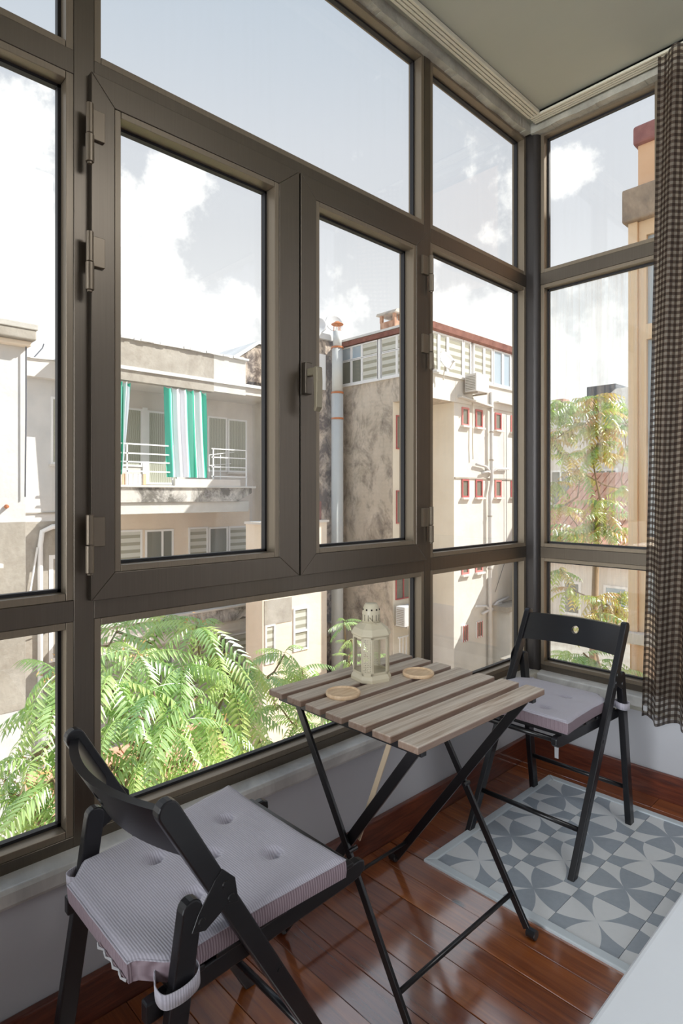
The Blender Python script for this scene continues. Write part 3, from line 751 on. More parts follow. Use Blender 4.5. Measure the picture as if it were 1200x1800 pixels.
    for k in range(14):
        t = 2 * math.pi * k / 14; p = Vector((cx + .0268 * math.cos(t), cy + .0268 * math.sin(t), 0)); o_ = Vector((-math.sin(t), math.cos(t), 0))
        m.bar(p + Vector((0, 0, z0 + .174)), p + Vector((0, 0, z0 + .192)), .0016, .0010, o_)
        m.build('vent_slot', M['gap'], r); m = MB()
    # wire bail folded against the roof
    e1 = Vector((cx + .045 * math.cos(rot + .9), cy + .045 * math.sin(rot + .9) - .0, z0 + .145)); 
    p0 = Vector((cx - .028, cy - .012, z0 + .168)); p1 = Vector((cx + .034, cy - .028, z0 + .151)); p2 = Vector((cx + .038, cy - .02, z0 + .174))
    MB().tube([p0 + Vector((0, -.004, .018)), p0 + Vector((.008, -.014, .004)), (p0 + p1) / 2 + Vector((0, -.012, .001)), p1, p2], .0011, 6).build('bail', M['lantern'], r, smooth=True)
    return r
lantern(-1.272, -.222, .70, math.radians(-14))
def coaster(cx, cy, lab):
    o = MB().lathe([(.046, 0), (.0475, .002), (.0475, .0085), (.046, .0105), (.0435, .0105), (.0415, .0085), (.0405, .0065), (.0, .0062)], (cx, cy, .70), 48, False)
    o = MB().lathe([(.0001, 0), (.046, 0), (.0475, .002), (.0475, .0085), (.046, .0105), (.0435, .0105), (.0415, .0085), (.0405, .0065), (.0001, .0062)], (cx, cy, .7003), 48, False).build('coaster', M['coaster'], smooth=True)
    md = o.modifiers.new('w', 'EDGE_SPLIT'); md.split_angle = math.radians(40)
    tag(o, lab, 'coaster', 'round wooden coasters on the table')
coaster(-1.437, -.273, 'round wooden coaster left of the cream lantern'); coaster(-1.146, -.300, 'round wooden coaster right of the cream lantern')
# ================================================================ OUTSIDE: materials
def render_mat(name, a, b, sc=1.2, stains=None, st_amt=.0, rough=.9, bump_=.25, thr=(.45, .62)):
    t = NT(name); n = t.noise(t.geo(), sc, 6, .6)
    c = t.mix(t.rng(n, .35, .65), lin(a), lin(b))
    if stains:
        n2 = t.noise(t.mapp(t.geo(), (1.3, 1.3, .9)), 1.3, 10, .74, .5)
        c = t.mix(t.rng(n2, thr[0], thr[1], 0, st_amt), c, lin(stains))
    t.set(Base_Color=c, Roughness=rough, Specular_IOR_Level=.2); t.bump(t.noise(t.geo(), sc * 8, 5), bump_, .03); return t.m
X_ = {}
X_['white'] = render_mat('white_render', (214, 208, 201), (226, 221, 214))
X_['cool'] = render_mat('cool_white_render', (204, 204, 203), (220, 218, 216))
X_['cream'] = render_mat('cream_render', (232, 216, 196), (240, 226, 208))
X_['cement'] = render_mat('patched_cement', (164, 157, 146), (182, 176, 166), 2, (140, 132, 120), .5)
X_['cement_light'] = render_mat('pale_cement', (204, 202, 196), (216, 214, 208), 2)
X_['slabface'] = render_mat('stained_slab_edge', (200, 196, 188), (214, 210, 204), 2.5, (84, 80, 72), .85, thr=(.44, .58))
X_['stained'] = render_mat('weathered_concrete', (196, 184, 168), (212, 200, 186), 1.4, (88, 80, 76), .85, thr=(.46, .68))
X_['gable'] = render_mat('blotched_gable_concrete', (206, 188, 168), (222, 206, 188), 2.2, (84, 72, 68), .9, thr=(.42, .56))
X_['beige'] = render_mat('beige_render', (232, 222, 204), (240, 232, 216))
X_['facade'] = render_mat('pale_facade_render', (210, 206, 198), (223, 219, 211))
X_['redwood'] = plain('red_window_paint', (178, 92, 92), .5)
X_['pinkwood'] = plain('faded_red_window_paint', (208, 128, 124), .5)
X_['upvc'] = plain('white_window_frame', (240, 240, 240), .4, .02)
X_['tile_red'] = render_mat('red_roof_board', (122, 82, 74), (146, 102, 92), 5)
X_['brick'] = render_mat('chimney_brick', (188, 142, 116), (212, 172, 146), 6, (120, 92, 78), .6)
X_['flue'] = plain('galvanised_flue', (208, 210, 208), .5, .06)
X_['rust'] = plain('rusty_band', (190, 120, 76), .8)
X_['roof'] = render_mat('roof_felt', (208, 208, 206), (226, 226, 224), 1)
X_['terra'] = render_mat('terracotta_tiles', (206, 150, 124), (224, 176, 150), 4)
X_['ground'] = render_mat('courtyard_ground', (206, 194, 174), (222, 210, 192), .6)
X_['peach'] = plain('peach_anodised_frame', (232, 204, 168), .5, .05)
X_['peachwall'] = render_mat('peach_render', (226, 186, 150), (236, 200, 168), 2)
X_['greycap'] = render_mat('weathered_grey_cornice', (160, 146, 130), (190, 170, 148), 4, (110, 100, 96), .6)
X_['redcap'] = render_mat('dull_red_coping', (140, 96, 96), (164, 116, 112), 8)
X_['bark'] = plain('pale_bark', (150, 126, 100), .9, .2, 12)
X_['cable'] = plain('pale_cable', (206, 200, 188), .7)
X_['darkmetal'] = plain('dark_metal', (92, 94, 100), .5)
t = NT('curtain_lace'); w = t.nd('ShaderNodeTexWave', wave_type='BANDS', bands_direction='X'); w.inputs['Scale'].default_value = 6; w.inputs['Distortion'].default_value = 2; t.lk(t.geo(), w.inputs['Vector'])
t.set(Base_Color=t.mix(w.outputs['Fac'], lin((150, 152, 136)), lin((196, 196, 180))), Roughness=.3, Specular_IOR_Level=.5); X_['lace'] = t.m
t = NT('zebra_blind'); w = t.nd('ShaderNodeSeparateXYZ'); t.lk(t.geo(), w.inputs[0])
f = t.math('LESS_THAN', t.math('FRACT', t.math('MULTIPLY', w.outputs[2], 1 / .19)), .55)
t.set(Base_Color=t.mix(f, lin((160, 158, 140)), lin((206, 206, 196))), Roughness=.3); X_['blind'] = t.m
t = NT('teal_white_stripes'); t_uv = t.nd('ShaderNodeSeparateXYZ'); t.lk(t.uvo(), t_uv.inputs[0])
u = t_uv.outputs[0]
c = t.ramp(t.math('FRACT', t.math('MULTIPLY', u, 1 / .62)), [(0, lin((64, 186, 160))), (.14, lin((150, 214, 200))), (.22, lin((228, 230, 236))), (.52, lin((236, 238, 242))), (.56, lin((120, 206, 186))), (.72, lin((40, 168, 138))), (.80, lin((224, 230, 234))), (.93, lin((226, 232, 236)))], 'CONSTANT')
t.set(Base_Color=c, Roughness=.8); X_['teal'] = t.m
def leaf_mat(name, stops, tr=.45):
    t = NT(name); t.n.remove(t.p); oi = t.nd('ShaderNodeObjectInfo'); n = t.noise(t.geo(), 2.0, 2)
    f = t.math('FRACT', t.math('ADD', t.math('MULTIPLY', oi.outputs['Random'], .8), t.math('MULTIPLY', n, .45)))
    c = t.ramp(f, [(p, lin(q)) for p, q in stops])
    d = t.nd('ShaderNodeBsdfDiffuse'); l_ = t.nd('ShaderNodeBsdfTranslucent'); g = t.nd('ShaderNodeBsdfGlossy'); g.inputs['Roughness'].default_value = .35; g.inputs[0].default_value = (.9, .95, .9, 1)
    t.lk(c, d.inputs[0]); t.lk(t.mix(.4, c, lin((176, 220, 70))), l_.inputs[0])
    m1 = t.nd('ShaderNodeMixShader'); m1.inputs[0].default_value = tr; t.lk(d.outputs[0], m1.inputs[1]); t.lk(l_.outputs[0], m1.inputs[2])
    m2 = t.nd('ShaderNodeMixShader'); m2.inputs[0].default_value = .14; t.lk(m1.outputs[0], m2.inputs[1]); t.lk(g.outputs[0], m2.inputs[2])
    t.lk(m2.outputs[0], t.out.inputs[0]); return t.m
X_['leaf'] = leaf_mat('ailanthus_leaf', [(0, (120, 162, 84)), (.3, (160, 196, 116)), (.6, (182, 214, 136)), (.85, (206, 228, 142)), (1, (222, 234, 150))])
X_['leaf2'] = leaf_mat('autumn_leaf', [(0, (110, 146, 64)), (.3, (146, 172, 76)), (.5, (196, 190, 80)), (.7, (216, 168, 84)), (.85, (206, 140, 90)), (1, (130, 160, 76))])
X_['seed'] = plain('ochre_seed_cluster', (206, 164, 110), .8, .15, 20)

def G(name, label, cat, loc=(0, 0, 0), group=None): 
    r = empty(name, loc); tag(r, label, cat, group); return r
def P(r, nm, m, x0, x1, y0, y1, z0, z1, bevel=0): return B(x0, x1, y0, y1, z0, z1).build(nm, m, r, bevel=bevel)
def winY(r, x0, x1, z0, z1, Y, fm, pm, d=.06, fw=.05, nm='window', bars=(), sill=None):
    """framed window on a wall facing -Y at Y"""
    m = MB(); m.box(x0, x0 + fw, Y - .03, Y + d, z0, z1); m.box(x1 - fw, x1, Y - .03, Y + d, z0, z1); m.box(x0 + fw, x1 - fw, Y - .03, Y + d, z0, z0 + fw); m.box(x0 + fw, x1 - fw, Y - .03, Y + d, z1 - fw, z1)
    for b in bars:
        if b > 0: m.box(x0 + (x1 - x0) * b - fw / 2, x0 + (x1 - x0) * b + fw / 2, Y - .03, Y + d, z0 + fw, z1 - fw)
        else: m.box(x0 + fw, x1 - fw, Y - .03, Y + d, z0 + (z1 - z0) * -b - fw / 2, z0 + (z1 - z0) * -b + fw / 2)
    w = m.build(nm, fm, r); B(x0 + fw / 2, x1 - fw / 2, Y - .002, Y + .01, z0 + fw / 2, z1 - fw / 2).build('pane', pm, w)
    if sill: B(x0 - .04, x1 + .04, Y - .10, Y, z0 - .05, z0).build('window_sill', sill, w)
    return w
def winX(r, y0, y1, z0, z1, X, fm, pm, d=.06, fw=.05, nm='window', bars=()):
    m = MB(); m.box(X - .03, X + d, y0, y0 + fw, z0, z1); m.box(X - .03, X + d, y1 - fw, y1, z0, z1); m.box(X - .03, X + d, y0 + fw, y1 - fw, z0, z0 + fw); m.box(X - .03, X + d, y0 + fw, y1 - fw, z1 - fw, z1)
    for b in bars:
        if b > 0: m.box(X - .03, X + d, y0 + (y1 - y0) * b - fw / 2, y0 + (y1 - y0) * b + fw / 2, z0 + fw, z1 - fw)
        else: m.box(X - .03, X + d, y0 + fw, y1 - fw, z0 + (z1 - z0) * -b - fw / 2, z0 + (z1 - z0) * -b + fw / 2)
    w = m.build(nm, fm, r); B(X - .002, X + .01, y0 + fw / 2, y1 - fw / 2, z0 + fw / 2, z1 - fw / 2).build('pane', pm, w)
    return w
GZ = -8.0
g = B(-30, 60, -30, 70, GZ - .2, GZ).build('courtyard_ground', X_['ground']); g['kind'] = 'structure'

# ---------------- our own building, with an unseen mass and eave added to keep sun out
own = G('own_sun_block', 'unseen house mass and eave added to block the sun', 'building')
own['kind'] = 'structure'; own.name = 'sun_block_mass'
for k in ('label', 'category'):
    if k in own: del own[k]
P(own, 'wall', X_['peachwall'], .3, 4, -6, -1.6, GZ, 4.6); P(own, 'slab', X_['cream'], -5.1, .75, -3.9, .3, 3.55, 3.8)  # added out-of-view wall and eave slab, sized to block the sun
P(own, 'wall', X_['cream'], -5.1, .2, -3.9, .12, GZ, -.31)

# ---------------- neighbour's bay window seen through the right window
nb = G('neighbour_bay', 'peach framed neighbouring bay window with weathered grey cornice at the right', 'building', (4, 0, GZ))
P(nb, 'wall', X_['peachwall'], 4.0, 5.6, .1, 1.00, GZ, -.30)
P(nb, 'sill', X_['white'], 3.93, 5.6, .1, 1.06, -.32, -.20, .01)
P(nb, 'cornice', X_['greycap'], 3.95, 5.6, .1, 1.068, 4.11, 4.46, .02)
P(nb, 'column', X_['peachwall'], 4.02, 5.0, .1, .925, 4.46, 4.93)
P(nb, 'coping', X_['redcap'], 3.97, 5.1, .1, .965, 4.90, 5.10, .03)
P(nb, 'corner_post', X_['peach'], 4.0, 4.14, .925, 1.02, -.2, 4.11, .006)
P(nb, 'corner_post', X_['peach'], 4.03, 4.14, .845, .925, -.2, 4.11, .006)
P(nb, 'return_wall', X_['peach'], 4.14, 5.6, .94, 1.0, -.2, 4.11)
for (z0, z1) in ((-.2, .0), (.66, .80), (2.86, 3.02), (3.95, 4.11)): P(nb, 'frame_rail', X_['peach'], 4.03, 4.12, .1, .85, z0, z1, .004)
for y in (.16,): P(nb, 'frame_stile', X_['peach'], 4.03, 4.12, y - .06, y + .06, -.2, 4.11, .004)
for (z0, z1) in ((.0, .66), (.80, 2.86), (3.02, 3.95)): P(nb, 'pane', M['far_glass_blue'], 4.07, 4.08, .1, .85, z0, z1)
P(nb, 'inner_wall', X_['cream'], 4.3, 5.5, .1, .9, -.2, 4.1)

# ---------------- far left block with the cracked cornice
b1 = G('plastered_house', 'grey plastered house corner with a cracked cornice at the far left', 'building', (-3, 9, GZ))
P(b1, 'wall', X_['cool'], -6, .413, 9.0, 12.6, GZ, 3.62)
m = MB().prism([(8.72, 3.84), (8.70, 3.93), (8.86, 3.99), (12.6, 4.02), (12.6, 3.84)], 'x', -6, .52); m.build('coping', X_['cement_light'], b1, bevel=.01)
P(b1, 'cornice_face', X_['cement'], -6, .50, 8.74, 9.1, 3.68, 3.84, .02); P(b1, 'cornice_moulding', X_['cream'], -6, .46, 8.84, 9.1, 3.60, 3.68, .02)
P(b1, 'cement_patch', X_['cement'], -6, .409, 8.99, 9.01, -2.2, .80)
P(b1, 'sill', X_['white'], -2, .06, 8.86, 9.0, .10, .16)
m = MB(); m.tube([(.40, 8.93, 3.6), (.40, 8.93, 2.6), (.39, 8.94, 1.2)], .012, 6); m.build('cable', X_['darkmetal'], b1)
MB().tube([(.13, 8.98, 1.05), (.13, 8.90, 1.05)], [.035, .02], 10).build('vent_stub', X_['rust'], b1)

# ---------------- second house, recessed
b2 = G('recessed_house', 'white recessed house wall with downpipe and shuttered windows at the left', 'building', (2, 13, GZ))
P(b2, 'wall', X_['cool'], -3, 2.55, 13.0, 18, GZ, 3.86); P(b2, 'parapet', X_['white'], -3, 2.55, 12.75, 13.4, 3.84, 4.24)
m = MB(); 
def crumple(u, v):
    x = .6 + 1.95 * u; y = 12.7 + 1.0 * v
    return (x, y, 4.24 + .07 * v + .07 * abs(noise.noise(Vector((x * 2.2, y * 5, 1)))) )
m.grid(crumple, 40, 14); m.build('roof_sheet', X_['roof'], b2, solid=.02)
P(b2, 'cement_patch', X_['cement'], 1.3, 2.54, 12.985, 13.005, -4, .62)
P(b2, 'string_course', X_['cement'], 1.2, 2.6, 12.97, 13.0, .80, .83)
winY(b2, 2.08, 2.54, 1.93, 3.47, 13.0, X_['upvc'], X_['lace'], bars=(.5,), sill=X_['white'])
winY(b2, 2.04, 2.54, -2.6, -.15, 13.0, X_['upvc'], X_['blind'], fw=.09, bars=(.5,))
MB().tube([(2.5, 12.93, .52), (2.1, 12.93, .50), (1.88, 12.93, .40), (1.84, 12.93, .1), (1.84, 12.93, -6)], .058, 12).build('downpipe', X_['upvc'], b2, smooth=True)
MB().bar((1.77, 12.9, .05), (1.42, 12.9, -2.2), .05, .03).build('leaning_pipe', X_['upvc'], b2)
MB().tube([(1.0 + .45, 12.9, -1.6), (1.7, 12.85, -1.85), (2.1, 12.85, -1.75), (2.5, 12.9, -1.45)], .014, 6).build('cable', X_['cable'], b2)
mb = MB(); mb.tube([(1.75, 13.2, 4.3), (2.0, 13.3, 4.62), (2.03, 13.3, 4.72)], .014, 6); mb.build('roof_bracket', X_['darkmetal'], b2)

# ---------------- balcony house
b3 = G('balcony_house', 'white house with cement parapet and stacked balconies, teal striped curtains on top', 'building', (5, 13.4, GZ))
P(b3, 'wall', X_['white'], 2.6, 8.42, 13.4, 14.5, GZ, 4.12)
P(b3, 'ceiling_slab', X_['white'], 3.0, 8.35, 12.0, 13.4, 3.93, 4.12); P(b3, 'roof', X_['roof'], 3.0, 8.5, 11.9, 14.5, 4.12, 4.20)
P(b3, 'parapet', X_['cement'], 2.6, 5.72, 11.95, 12.15, 3.88, 4.83); P(b3, 'parapet', X_['cement_light'], 5.72, 6.71, 11.96, 12.16, 3.90, 4.83)
P(b3, 'parapet', X_['cement_light'], 6.55, 6.71, 12.16, 14, 4.12, 4.80)
m = MB(); rq = random.Random(2)
for k in range(26):
    x = 2.6 + k * .16; m.box(x, x + .17, 11.88 + rq.uniform(-.02, .02), 12.3, 4.83 + rq.uniform(-.008, .008), 4.885 + rq.uniform(-.012, .012))
m.build('coping', X_['roof'], b3)
P(b3, 'corner_pier', X_['white'], 7.95, 8.42, 12.75, 13.4, GZ, 4.1)
# balcony slabs and doors on each floor
pitch = 3.16
for fl in range(3):
    z = 1.45 - pitch * fl
    P(b3, 'balcony_floor', X_['cement_light'], 2.6, 7.0, 11.88, 13.4, z - .05, z, .01)
    sb = MB().prism([(2.6, z - .05), (6.9, z - .05), (6.9, z - .18), (6.45, z - .40), (2.6, z - .40)], 'y', 11.94, 13.4).build('slab_edge', X_['slabface'], b3)
    P(b3, 'slab_band', X_['cement_light'], 2.6, 6.84, 12.0, 13.4, z - .68, z - .40, .01)
P(b3, 'upstand', X_['white'], 4.6, 6.5, 11.9, 12.0, 1.45, 1.62)
wz0, wz1 = 1.62, 3.46
winY(b3, 3.40, 4.47, 1.95, wz1, 13.4, X_['upvc'], X_['lace']); winY(b3, 4.60, 5.50, 1.5, 3.44, 13.4, X_['upvc'], X_['lace'])
P(b3, 'mullion', X_['upvc'], 4.47, 4.60, 13.36, 13.4, 1.5, 3.5)
winY(b3, 6.40, 7.05, 1.88, 3.46, 13.4, X_['upvc'], X_['lace']); winY(b3, 7.07, 7.74, 1.88, 3.44, 13.4, X_['upvc'], X_['lace'], sill=X_['white'])
for dz in (-pitch, -2 * pitch):
    winY(b3, 3.2, 4.46, -.95 + dz + pitch, .32 + dz + pitch, 13.4, X_['upvc'], X_['blind']); winY(b3, 4.54, 5.35, -1.6 + dz + pitch, .30 + dz + pitch, 13.4, X_['upvc'], M['far_glass'], bars=(.6,))
    winY(b3, 5.80, 6.42, -.95 + dz + pitch, .32 + dz + pitch, 13.4, X_['upvc'], X_['blind']); winY(b3, 6.44, 7.08, -.95 + dz + pitch, .30 + dz + pitch, 13.4, X_['upvc'], M['far_glass']); winY(b3, 7.10, 7.78, -.95 + dz + pitch, .30 + dz + pitch, 13.4, X_['upvc'], X_['blind'])
P(b3, 'wall_panel', X_['cream'], 2.7, 7.85, 13.3993, 13.401, -1.7, .78)
# railings
m = MB()
for zz in (1.78, 2.0, 2.2, 2.42):
    B(2.9, 4.62, 12.02, 12.05, zz - .016, zz + .016).build('railing_bar', X_['upvc'], b3)
for zz in (1.70, 1.95, 2.2, 2.42): B(5.7, 6.78, 12.02, 12.05, zz - .014, zz + .014).build('railing_bar', X_['upvc'], b3)
for x in (3.45, 4.60, 5.75, 6.78): B(x - .016, x + .016, 12.02, 12.05, 1.45, 2.42).build('railing_post', X_['upvc'], b3)
for x in (3.05, 3.20, 3.35, 3.5, 3.62, 3.74, 3.86): P(b3, 'board', X_['peachwall'] if x < 3.4 or x > 3.8 else X_['upvc'], x, x + .07, 12.06, 12.09, 1.46, 1.72)
# clothes rack
m = MB()
for (p, q) in (((5.85, 12.4, 1.5), (5.85, 12.4, 2.28)), ((5.85, 12.4, 2.28), (6.7, 12.5, 2.40)), ((5.85, 12.4, 2.0), (6.6, 12.5, 2.08)), ((6.2, 12.4, 1.5), (6.2, 12.4, 2.3))): m.bar(p, q, .02, .02)
m.build('clothes_rack', X_['upvc'], b3)
def drape(x0, x1, z0, z1, Y, nm, narrow=0, sc=1.0, ph=0):
    NU, NV = 70, 16; vs = []; us = []
    for j in range(NV + 1):
        v = j / NV; s_ = ph; pr_ = None
        for i in range(NU + 1):
            u = i / NU; sh = narrow * (1 - v)
            x = x0 + (x1 - x0) * u + sh * (.5 - u) * 1.0 + .12 * (1 - v) * (.5 if narrow == 0 else 0)
            p = Vector((x, Y + .045 * math.sin(u * 34 + 1.4 * math.sin(v * 2)) , z0 + (z1 - z0) * v - (.05 * math.sin(u * 18) ** 2 if j == NV else 0)))
            if pr_ is not None: s_ += (p - pr_).length * sc
            pr_ = p; vs.append(p); us.append((s_, v))
    m = MB(); m.v = [tuple(p) for p in vs]; m.f = [(j * (NU + 1) + i, j * (NU + 1) + i + 1, (j + 1) * (NU + 1) + i + 1, (j + 1) * (NU + 1) + i) for j in range(NV) for i in range(NU)]
    o = m.build(nm, X_['teal'], None, smooth=True, fix=False); ul = o.data.uv_layers.new(name='uv')
    for pl in o.data.polygons:
        for li in pl.loop_indices: ul.data[li].uv = us[o.data.loops[li].vertex_index]
    return o
o = drape(4.38, 5.52, 1.66, 3.87, 12.02, 'balcony_curtain', 0, .45); tag(o, 'teal and white striped curtain hanging between the balcony openings of the white house', 'curtain', 'striped balcony curtains')
o = drape(2.9, 3.52, 1.7, 3.87, 12.02, 'balcony_curtain', .35, .45, .1); tag(o, 'teal and white striped curtain gathered at the left end of the same balcony', 'curtain', 'striped balcony curtains')

# ---------------- blotched gable wall behind
b4 = G('weathered_gable', 'blotched dark concrete gable rising behind the balcony house', 'building', (9, 16, GZ))
MB().prism([(7.4, GZ), (11.4, GZ), (11.4, 5.85), (9.9, 6.15), (9.0, 6.12), (7.55, 5.15), (7.4, 4.9)], 'y', 14.6, 18).build('wall', X_['gable'], b4)
MB().prism([(9.0, 6.15), (9.9, 6.17), (11.4, 5.87), (11.4, 5.97), (9.9, 6.27), (8.98, 6.25), (7.4, 5.2), (7.4, 5.02)], 'y', 14.5, 18).build('coping', X_['roof'], b4)
# ---------------- dark annex wall beside the flue
b5 = G('concrete_block_house', 'weathered concrete apartment block with white glazed top storey and red framed windows', 'building', (10, 9, GZ))
P(b5, 'annex_wall', X_['gable'], 8.45, 9.45, 11.16, 12.7, GZ, 5.62); P(b5, 'annex_coping', X_['roof'], 8.40, 9.5, 11.05, 12.7, 5.62, 5.78)
P(b5, 'slit_window', X_['upvc'], 8.60, 8.86, 11.12, 11.17, 4.2, 5.2)
P(b5, 'wall', X_['stained'], 9.45, 10.67, 9.12, 14, GZ, 4.36)
P(b5, 'wall', X_['facade'], 10.67, 14.4, 8.0, 14, GZ, 3.72)
P(b5, 'beige_panel', X_['beige'], 10.655, 10.67, 8.0, 9.12, -1.75, 3.70); P(b5, 'white_panel', X_['white'], 10.65, 10.67, 8.0, 9.12, GZ, -1.75)
P(b5, 'notch_panel', X_['beige'], 9.46, 10.655, 9.105, 9.12, GZ, 3.70)
P(b5, 'overhang', X_['stained'], 9.45, 10.68, 7.97, 9.12, 3.70, 4.36); P(b5, 'overhang', X_['facade'], 10.66, 14.6, 7.95, 9.12, 3.72, 4.34)
P(b5, 'overhang_face', X_['facade'], 9.452, 14.6, 7.955, 7.975, 3.70, 4.34)
P(b5, 'floor_edge', X_['cement_light'], 9.42, 14.6, 7.90, 8.0, 4.33, 4.385); P(b5, 'floor_edge', X_['upvc'], 9.40, 9.47, 7.97, 11.16, 4.33, 4.385)
P(b5, 'attic_core', X_['white'], 9.6, 14.4, 8.12, 13.9, 4.36, 5.5)
P(b5, 'roof', X_['roof'], 9.35, 14.7, 7.85, 14, 5.62, 5.68)
MB().prism([(7.86, 5.46), (7.90, 5.42), (7.98, 5.42), (7.98, 5.62), (7.84, 5.62)], 'x', 9.36, 14.7).build('fascia', X_['tile_red'], b5)
P(b5, 'fascia', X_['tile_red'], 9.37, 9.46, 7.9, 11.16, 5.48, 5.61)
# glazed top storey, left face (facing -X)
ys = [11.10, 10.66, 10.22, 9.55, 9.45, 8.80, 8.20]
for a, b in ((10.66, 11.12), (10.24, 10.66), (9.62, 10.24), (8.95, 9.52), (8.42, 8.95), (7.98, 8.42)):
    winX(b5, a, b, 5.06, 5.46, 9.45, X_['upvc'], M['far_glass_blue'] if a > 10 else X_['blind'], fw=.035)
    winX(b5, a, b, 4.385, 5.07, 9.45, X_['upvc'], M['far_glass'] if a > 10.2 else X_['blind'], fw=.035)
P(b5, 'mullion', X_['upvc'], 9.42, 9.5, 9.5, 9.64, 4.38, 5.46)
# right face (facing -Y)
for (a, b) in ((9.48, 9.92), (9.93, 10.30), (10.31, 11.0), (11.02, 11.38), (11.50, 12.02), (12.03, 12.45), (12.50, 13.0), (13.02, 13.46), (13.50, 14.05), (14.06, 14.5)):
    winY(b5, a, b, 4.40, 5.42, 7.97, X_['upvc'], X_['blind'] if a < 12.4 else M['far_glass_blue'], fw=.045)
# chimney
ch = empty('chimney', (10.4, 9.9, 5.6), b5)
P(ch, 'brick_stack', X_['brick'], 10.2, 10.75, 9.70, 10.25, 5.6, 6.18)
for (x, y) in ((10.23, 9.73), (10.72, 9.73), (10.23, 10.22), (10.72, 10.22), (10.47, 9.73)): P(ch, 'cap_post', X_['brick'], x - .03, x + .05, y - .03, y + .05, 6.18, 6.38)
MB().prism([(10.12, 6.38), (10.83, 6.38), (10.78, 6.46), (10.5, 6.53), (10.17, 6.46)], 'y', 9.6, 10.35).build('cap_slab', X_['stained'], ch)
# red windows
winY(b5, 9.57, 9.87, 2.45, 3.36, 9.105, X_['redwood'], M['far_glass'], fw=.03); winY(b5, 9.57, 9.87, .45, 1.34, 9.105, X_['redwood'], M['far_glass'], fw=.03)
winY(b5, 9.55, 10.25, -1.6, -.65, 9.105, X_['redwood'], M['far_glass'], fw=.03, bars=(.45,))
for zc in (3.36, 1.40):
    for k, (a, b) in enumerate(((11.0, 11.33), (11.66, 12.0), (12.65, 12.99), (13.53, 13.8))):
        z1 = zc + (.25 if zc > 2 else .25); winY(b5, a, b, z1 - .50, z1, 8.0, X_['redwood'] if (k + (zc < 2)) % 3 else X_['pinkwood'], M['far_glass'], fw=.048, sill=X_['white'])
for (a, b) in ((11.0, 11.33), (11.66, 12.0)): winY(b5, a, b, -.95, -.50, 8.0, X_['pinkwood'], M['far_glass'], fw=.048, sill=X_['white'])
for (a, b) in ((11.0, 11.28), (11.68, 12.0)):
    w_ = winY(b5, a, b, -2.78, -2.33, 8.0, X_['upvc'], M['far_glass'], fw=.03)
    for q in (.15, .5, .85): B(a + (b - a) * q - .010, a + (b - a) * q + .010, 7.95, 7.97, -2.78, -2.33).build('window_bar', X_['pinkwood'], w_)
P(b5, 'string_course', X_['cement'], 10.67, 13.9, 7.97, 8.0, 1.66, 1.70)
MB().prism([(10.75, 3.86), (10.75, 3.82), (12.3, 3.70), (12.3, 3.75)], 'y', 7.80, 8.0).build('canopy', X_['cement_light'], b5)
MB().prism([(12.55, 3.92), (12.55, 3.88), (14.3, 3.86), (14.3, 3.90)], 'y', 7.80, 8.0).build('canopy', X_['cement_light'], b5)
# soil pipe with branches
xp = 12.33
dp = MB().tube([(xp, 7.90, 4.15), (xp, 7.90, 1.9), (xp + .02, 7.90, 1.6), (xp - .08, 7.90, 1.25), (xp - .08, 7.90, -5.5)], .052, 12).build('soil_pipe', X_['cool'], b5, smooth=True)
for zb in (1.95, -.62, -2.0):
    for (dx, dz) in ((-.75, .12), (-.45, -.12), (.55, .06), (.95, .18 if zb < 0 else .04)):
        MB().tube([(xp, 7.92, zb - .1), (xp + dx * .35, 7.92, zb + dz * .6), (xp + dx, 7.92, zb + dz)], .035, 8).build('branch_pipe', X_['cool'], dp, smooth=True)
for zb in (3.0, 2.2, .6, -.9): MB().tube([(xp - .0 if zb > 1.5 else xp - .08, 7.90, zb), (xp - .0 if zb > 1.5 else xp - .08, 7.90, zb + .03)], .066, 12).build('pipe_collar', X_['cement'], dp)
MB().tube([(11.45, 7.93, 3.9), (11.42, 7.93, 2.6), (11.45, 7.93, 1.3 + .9)], .018, 6).build('cable', X_['cable'], b5)
MB().tube([(13.2, 7.95, 3.6), (13.22, 7.95, -.6), (12.6, 7.95, -1.6)], .008, 5).build('cable', X_['darkmetal'], b5)
# lean shed and low wall at the foot of the facade
P(b5, 'low_building', X_['cement_light'], 12.55, 16, 7.45, 8.0, GZ, -2.1); P(b5, 'low_roof', X_['cement'], 12.4, 16, 7.43, 8.0, -2.1, -1.95)
# balcony grille at the notch
gr = empty('grille', (9.6, 9.0, -3), b5)
for k in range(7): P(gr, 'grille_bar', X_['upvc'], 9.55 + k * .13, 9.575 + k * .13, 8.95, 8.97, -3.8, -2.56)
for zz in (-2.58, -3.18, -3.78): P(gr, 'grille_rail', X_['upvc'], 9.5, 10.45, 8.945, 8.975, zz - .02, zz + .02)

# ---------------- flue and satellite dishes
fl = G('metal_flue', 'tall grey metal flue pipe with rusty joints running up the weathered block', 'pipe', (9.06, 10.85, GZ))
fx, fy = 9.06, 10.85
MB().tube([(fx, fy, GZ), (fx, fy, 4.1)], .17, 20).build('pipe_section', X_['flue'], fl, smooth=True)
MB().tube([(fx, fy, 4.06), (fx, fy, 5.4)], .155, 20).build('pipe_section', X_['flue'], fl, smooth=True)
MB().tube([(fx, fy, 5.38), (fx, fy, 5.84)], .125, 20).build('pipe_section', X_['flue'], fl, smooth=True)
MB().lathe([(.16, 0), (.18, .02), (.05, .10)], (fx, fy, 6.03), 16).build('rain_cap', X_['rust'], fl)
for k in range(3): MB().tube([(fx + .1 * math.cos(k * 2.1), fy + .1 * math.sin(k * 2.1), 5.84), (fx + .1 * math.cos(k * 2.1), fy + .1 * math.sin(k * 2.1), 6.05)], .012, 6).build('cap_strut', X_['rust'], fl)
